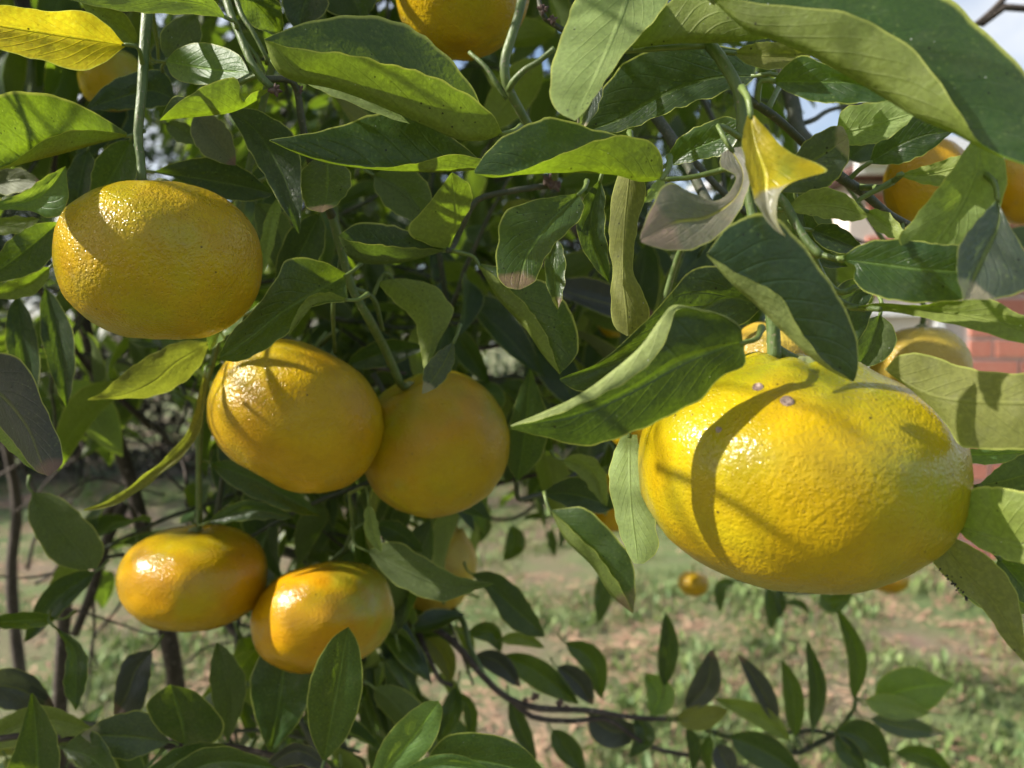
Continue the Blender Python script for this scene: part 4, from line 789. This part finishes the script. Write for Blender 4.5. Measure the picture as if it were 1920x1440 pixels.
# dark scale insects along the dull leaf edge
AV, AF = [], []; ra = random.Random(2)
for i in range(26):
    t = ra.random(); x = 1762 + 55 * t + ra.uniform(-3, 3); y = 1066 + 58 * t + ra.uniform(-3, 6)
    c = P(x, y, .1855); rr = ra.uniform(1.2, 3.0) * .187 / FPX; o = len(AV)
    AV += [c + Vector((rr, 0, 0)), c + Vector((-rr, 0, 0)), c + Vector((0, rr, 0)), c + Vector((0, -rr, 0)), c + Vector((0, 0, rr)), c + Vector((0, 0, -rr))]
    AF += [tuple(o + k for k in f) for f in ((0, 2, 4), (2, 1, 4), (1, 3, 4), (3, 0, 4), (2, 0, 5), (1, 2, 5), (3, 1, 5), (0, 3, 5))]
sp = mesh_obj('specks', AV, AF, flat_mat('soot_black', (0.012, 0.01, 0.01), None, 0.6), tree); sp.parent = AP; sp.location = -parent_world(AP)
tag(sp, 'black scale insects along the leaf edge', kind='stuff')

M_SPUR = bark_mat('spur_brown', (0.06, 0.03, 0.025), (0.16, 0.11, 0.09), 900, 0.85)
for (x, y, d, r0) in ((516, 170, .249, 13), (1018, 18, .268, 11), (1036, 38, .27, 9), (1030, 342, .305, 15), (1044, 350, .305, 10), (562, 168, .268, 9), (1003, 1305, .508, 10), (985, 1312, .508, 7), (1050, 1318, .515, 9), (1062, 1326, .515, 8)):
    c = P(x, y, d); V, F = [], []; rs = random.Random(x)
    for q in range(9):                                        # dry lobes of an old calyx
        a = q * 0.7 + rs.random(); e = Vector((math.cos(a), -0.5 + 0.3 * rs.random(), math.sin(a))).normalized() * (r0 * d / FPX * rs.uniform(.7, 1.2))
        v, f = tube_data([c - e * 0.3, c + e * 0.5, c + e], [r0 * .42 * d / FPX, r0 * .34 * d / FPX, r0 * .12 * d / FPX], 6); o = len(V); V += v; F += [tuple(i + o for i in g) for g in f]
    mesh_obj('spur', V, F, M_SPUR, tree, origin=c)
# ------------------------------------------------------------------ further foliage of the same tree
def proto_leaf(seed):
    r = random.Random(seed); n, m = 9, 4; V, UV, F = [], [], []
    fold = r.uniform(0.1, 0.6); droop = r.uniform(0.05, 0.35); tw = r.uniform(-0.5, 0.5); wd = r.uniform(0.19, 0.25)
    for i in range(n):
        t = i / (n - 1); w = wd * (math.sin(math.pi * t ** 0.85) ** 0.8 if 0 < t < 1 else 0.02)
        for j in range(-m // 2, m // 2 + 1):
            s = j / (m / 2); x = s * w * math.cos(fold); z = abs(s) * w * math.sin(fold) - droop * t * t + 0.02 * math.sin(t * 9 + s * 2 + seed)
            a = tw * t; V.append((x * math.cos(a) - z * math.sin(a), t, x * math.sin(a) + z * math.cos(a))); UV.append((t, 0.5 + 0.5 * s))
    for i in range(n - 1):
        for j in range(m): k = i * (m + 1) + j; F.append((k, k + 1, k + m + 2, k + m + 1))
    v, f = tube_data([(0, -0.16, -0.02), (0, -0.08, 0), (0, 0.02, 0)], [0.016, 0.013, 0.012], 5); o = len(V)
    V += [tuple(q) for q in v]; UV += [(0, .5)] * len(v); nf = len(F); F += [tuple(i + o for i in g) for g in f]
    return V, UV, F, [0] * nf + [1] * (len(F) - nf)
PROTO = [proto_leaf(s) for s in range(7)]; PMESH = {}
def pmesh(k, mat):
    if (k, mat) not in PMESH:
        V, UV, F, mi = PROTO[k]; me = bpy.data.meshes.new('leaf'); me.from_pydata(V, [], F)
        ul = me.uv_layers.new(name='UVMap'); li = np.zeros(len(me.loops), dtype=np.int32); me.loops.foreach_get('vertex_index', li)
        ul.data.foreach_set('uv', np.array(UV, dtype=np.float32)[li].ravel())
        me.polygons.foreach_set('use_smooth', [True] * len(F)); me.materials.append(LM[mat]); me.materials.append(M_PET); me.polygons.foreach_set('material_index', mi)
        PMESH[(k, mat)] = me
    return PMESH[(k, mat)]
GAPS = [(1800, -60, 1990, 90), (1465, 175, 1575, 270), (1560, 300, 1700, 450), (1235, 295, 1335, 375), (1590, 560, 1990, 960), (-80, 850, 190, 920), (40, 1120, 420, 1300), (240, 760, 360, 960),
        (900, 990, 1990, 1500), (880, 635, 980, 700), (260, 260, 340, 330)]
def in_gap(p):
    x, y, d = project(p)
    return d < 0.43 and -150 < x < 2070 and -150 < y < 1590 or any(a < x < c and b < y < e for a, b, c, e in GAPS)
FILL = []
def shoot(base, dirv, length, nl, size, rng, check=True, thick=0.0016):
    pts = [base]; dv = dirv.normalized()
    for i in range(6):
        dv = (dv + Vector((rng.gauss(0, .16), rng.gauss(0, .16), rng.gauss(-.05, .12)))).normalized(); pts.append(pts[-1] + dv * (length / 6))
    got = 0
    for i in range(nl):
        t = (i + 0.6) / nl * 5.9; k = int(t); p = pts[k].lerp(pts[k + 1], t - k); ax = (pts[k + 1] - pts[k]).normalized()
        side = ax.cross(Vector((rng.gauss(0, 1), rng.gauss(0, 1), rng.gauss(0, 1)))).normalized()
        ld = (ax * rng.uniform(.1, .7) + side + Vector((0, 0, -rng.uniform(.1, .9)))).normalized(); L = size * rng.uniform(.7, 1.25)
        if check and (in_gap(p) or in_gap(p + ld * L * .5) or in_gap(p + ld * L)): continue
        nz = Vector((0, 0, 1)) + side * 0.5 + Vector((rng.gauss(0, .5), rng.gauss(0, .5), 0)); xx = ld.cross(nz).normalized(); zz = xx.cross(ld)
        M = Matrix((xx * L, ld * L, zz * L)).transposed().to_4x4(); M.translation = p + ld * L * 0.15
        d = project(p)[2]; FILL.append((L / max(d, .05), M, rng.randrange(7), rng.choice('ggggdddlpt'))); got += 1
    if (got or not check) and thick > 0:
        if check and any(in_gap(q) for q in pts): return
        if check is None and not all(off_frame(q) for q in pts): return
        q = [Vector(v) for v in resample([tuple(v) for v in pts], 10)]
        mesh_obj('twig', *tube_data(q, [thick * (1.3 - .08 * i) for i in range(10)], 5), M_TWIGD, tree, origin=q[0])
rf = random.Random(21)
for (x0, y0, x1, y1, da, db, n, size) in ((-60, -120, 1500, 300, .36, .62, 22, .065), (300, 280, 1300, 560, .40, .75, 16, .06), (500, 480, 1200, 740, .45, .9, 28, .055), (-80, 420, 420, 960, .44, .8, 20, .055),
        (640, 700, 1160, 980, .46, .85, 20, .05), (-60, 1290, 700, 1500, .44, .6, 13, .06), (120, 940, 760, 1320, .5, .75, 9, .05), (700, 1180, 1000, 1500, .55, .8, 4, .05), (1200, 300, 1500, 620, .33, .5, 6, .06), (400, 900, 780, 1180, .46, .7, 9, .05), (1880, 820, 2080, 1150, .36, .45, 2, .06)):
    for _ in range(n):
        b = P(rf.uniform(x0, x1), rf.uniform(y0, y1), rf.uniform(da, db)); shoot(b, Vector((rf.gauss(0, 1), rf.gauss(0, .5), rf.gauss(-.3, .6))), rf.uniform(.10, .2), 8, size, rf)
FILL.sort(key=lambda e: -e[0])
n_named = N_LEAF
KEEP = max(0, 296 - n_named)
def place_leaf(e):
    o = bpy.data.objects.new('leaf', pmesh(e[2], e[3])); COL.objects.link(o); o.parent = tree
    o.matrix_parent_inverse = Matrix.Translation(-Vector(tree.location)); o.matrix_world = e[1]
    o.matrix_basis = e[1]
for e in FILL[:KEEP]: place_leaf(e)
rt_ = random.Random(77)                                     # bare tangled twigs inside the crown
for _ in range(60):
    x, y, d = rt_.uniform(-40, 1150), rt_.uniform(480, 1180), rt_.uniform(.55, 1.1); a = rt_.uniform(-2.6, -0.4) if rt_.random() < .7 else rt_.uniform(0, 6.28); L = rt_.uniform(120, 300)
    if x > 850 and y > 900: continue
    pts = [(x, y, d)]
    for q in range(4): a += rt_.gauss(0, .35); x += math.cos(a) * L / 4; y -= -math.sin(a) * L / 4; d += rt_.gauss(0, .015); pts.append((x, y, d))
    wood('twig', pts, (rt_.uniform(2.5, 5), 1.5), M_BARK, 5)
# the rest of the crown: behind, plus unseen leaves added above and beside, as one mass
REST = FILL[KEEP:]; FILL = []
rc = random.Random(5)
for _ in range(270):                                        # deep behind
    shoot(P(rc.uniform(-250, 1480), rc.uniform(-450, 720), rc.uniform(.7, 1.35)), Vector((rc.gauss(0, 1), rc.gauss(0, .5), rc.gauss(-.3, .6))), .22, 9, .075, rc, True)
def off_frame(p):
    x, y, d = project(p); return d < -0.05 or x < -230 or x > 2150 or y < -260
# sun paths kept clear of added leaves so chosen spots are lit
BEAMS = [(x, y, d) for x, y, d in ((1240,880,.19),(1250,960,.19),(1230,800,.19),(1480,820,.165),(1560,760,.17),(1600,900,.17),(1500,960,.165),(1440,1020,.17),(1620,1000,.18),(1420,900,.165),(1680,880,.18),(1480,720,.19),(1560,690,.19),
    (170,420,.215),(140,480,.22),(210,400,.21),(160,560,.22),(230,480,.21),(440,700,.31),(500,680,.31),(560,700,.305),(600,740,.30),(430,770,.305),(500,760,.30),(260,1120,.36),
    (1150,720,.17),(1230,640,.17),(1190,940,.217),(1205,1030,.216),(1120,80,.185),(1080,150,.182),(1160,30,.19),(1600,110,.16),(1700,160,.155),(1800,130,.155),(1870,180,.15),(1850,60,.16),(1450,280,.165),(1440,330,.165),(1180,290,.20),(1080,250,.2),(1800,330,.175),(1760,380,.175),
    (60,60,.225),(120,60,.225),(60,220,.22),(150,240,.24),(150,270,.24),(60,370,.255),(390,190,.245),(800,170,.215),(700,130,.21),(860,200,.22),(560,210,.22),(650,60,.21),(800,250,.23),(730,200,.225),(430,620,.25),(600,500,.26),(480,600,.25),
    (1420,520,.168),(1450,590,.165),(1570,150,.19),(1640,230,.205),(1300,280,.22),(1550,380,.2),(230,880,.33),(330,800,.34),(830,150,.28),(770,1400,.3),(1690,1300,.56),(1230,1300,.55),(850,1020,.53),(1720,640,.35),(900,60,.26))]
BEAMS = [P(*b) for b in BEAMS]
def in_beam(M, L=.07):
    c = M @ Vector((0, .5, 0))
    for b in BEAMS:
        q = c - b; t = q.dot(SUN_DIR)
        if t > 0 and (q - SUN_DIR * t).length < 0.034: return True
    return False
for i in range(300):                                         # unseen sunward leaves added up and left to dapple the light
    t = rc.uniform(.22, 1.15); b = P(rc.uniform(-250, 2050), rc.uniform(-250, 1500), rc.uniform(.16, .75)) + SUN_DIR * t
    if not off_frame(b) or b.z > 2.4: continue
    n0 = len(FILL); shoot(b, Vector((rc.gauss(0, 1), rc.gauss(0, .6), rc.gauss(-.1, .6))), .18, 9, .07, rc, None, 0.0008)
    FILL[n0:] = [e for e in FILL[n0:] if off_frame(e[1].translation) and off_frame(e[1] @ Vector((0, 1, 0))) and not in_beam(e[1])]
for i in range(190):                                         # unseen crown added overhead and sunward to shade the lawn
    a = rc.uniform(0, 6.283); q = 2.3 * rc.random() ** 0.5; b = Vector((-0.55 + q * math.cos(a), 0.9 + q * math.sin(a), 1.75 + 1.5 * rc.random() ** 1.3))
    if not off_frame(b) or b.y < -0.35: continue
    n0 = len(FILL); shoot(b, Vector((rc.gauss(0, 1), rc.gauss(0, 1), rc.gauss(-.1, .6))), .25, 9, .085, rc, None, 0.0)
    FILL[n0:] = [e for e in FILL[n0:] if off_frame(e[1].translation) and off_frame(e[1] @ Vector((0, 1, 0))) and not in_beam(e[1])]
REST += FILL
for k in range(6):
    a = k * 1.05 + 0.3; e = Vector((-0.55 + 1.7 * math.cos(a), 0.9 + 1.7 * math.sin(a), 2.5)); m = Vector((-0.45 + 0.7 * math.cos(a), 0.95 + 0.6 * math.sin(a), 1.95))
    if off_frame(e) and off_frame(m) and not (0 < a < 3.0): world_wood('limb', [(-0.40, 0.58, 1.75), tuple(m), tuple(e)], [0.009, 0.008, 0.005], M_BARK)
gr = {}
for e in REST: gr.setdefault('dg'[e[3] in 'lt'], []).append(e)
for mk, es in gr.items():
    V, UV, F, MI = [], [], [], []
    for _, M, k, _m in es:
        v, u, f, mi = PROTO[k]; o = len(V); V += [M @ Vector(q) for q in v]; UV += u; F += [tuple(i + o for i in g) for g in f]; MI += mi
    tag(mesh_obj('foliage', V, F, None, tree, uvs=UV, mats=[LM[mk], M_PET], midx=MI), kind='stuff')
print('leaves shaped', n_named, 'fill kept', KEEP, 'rest', len(REST))
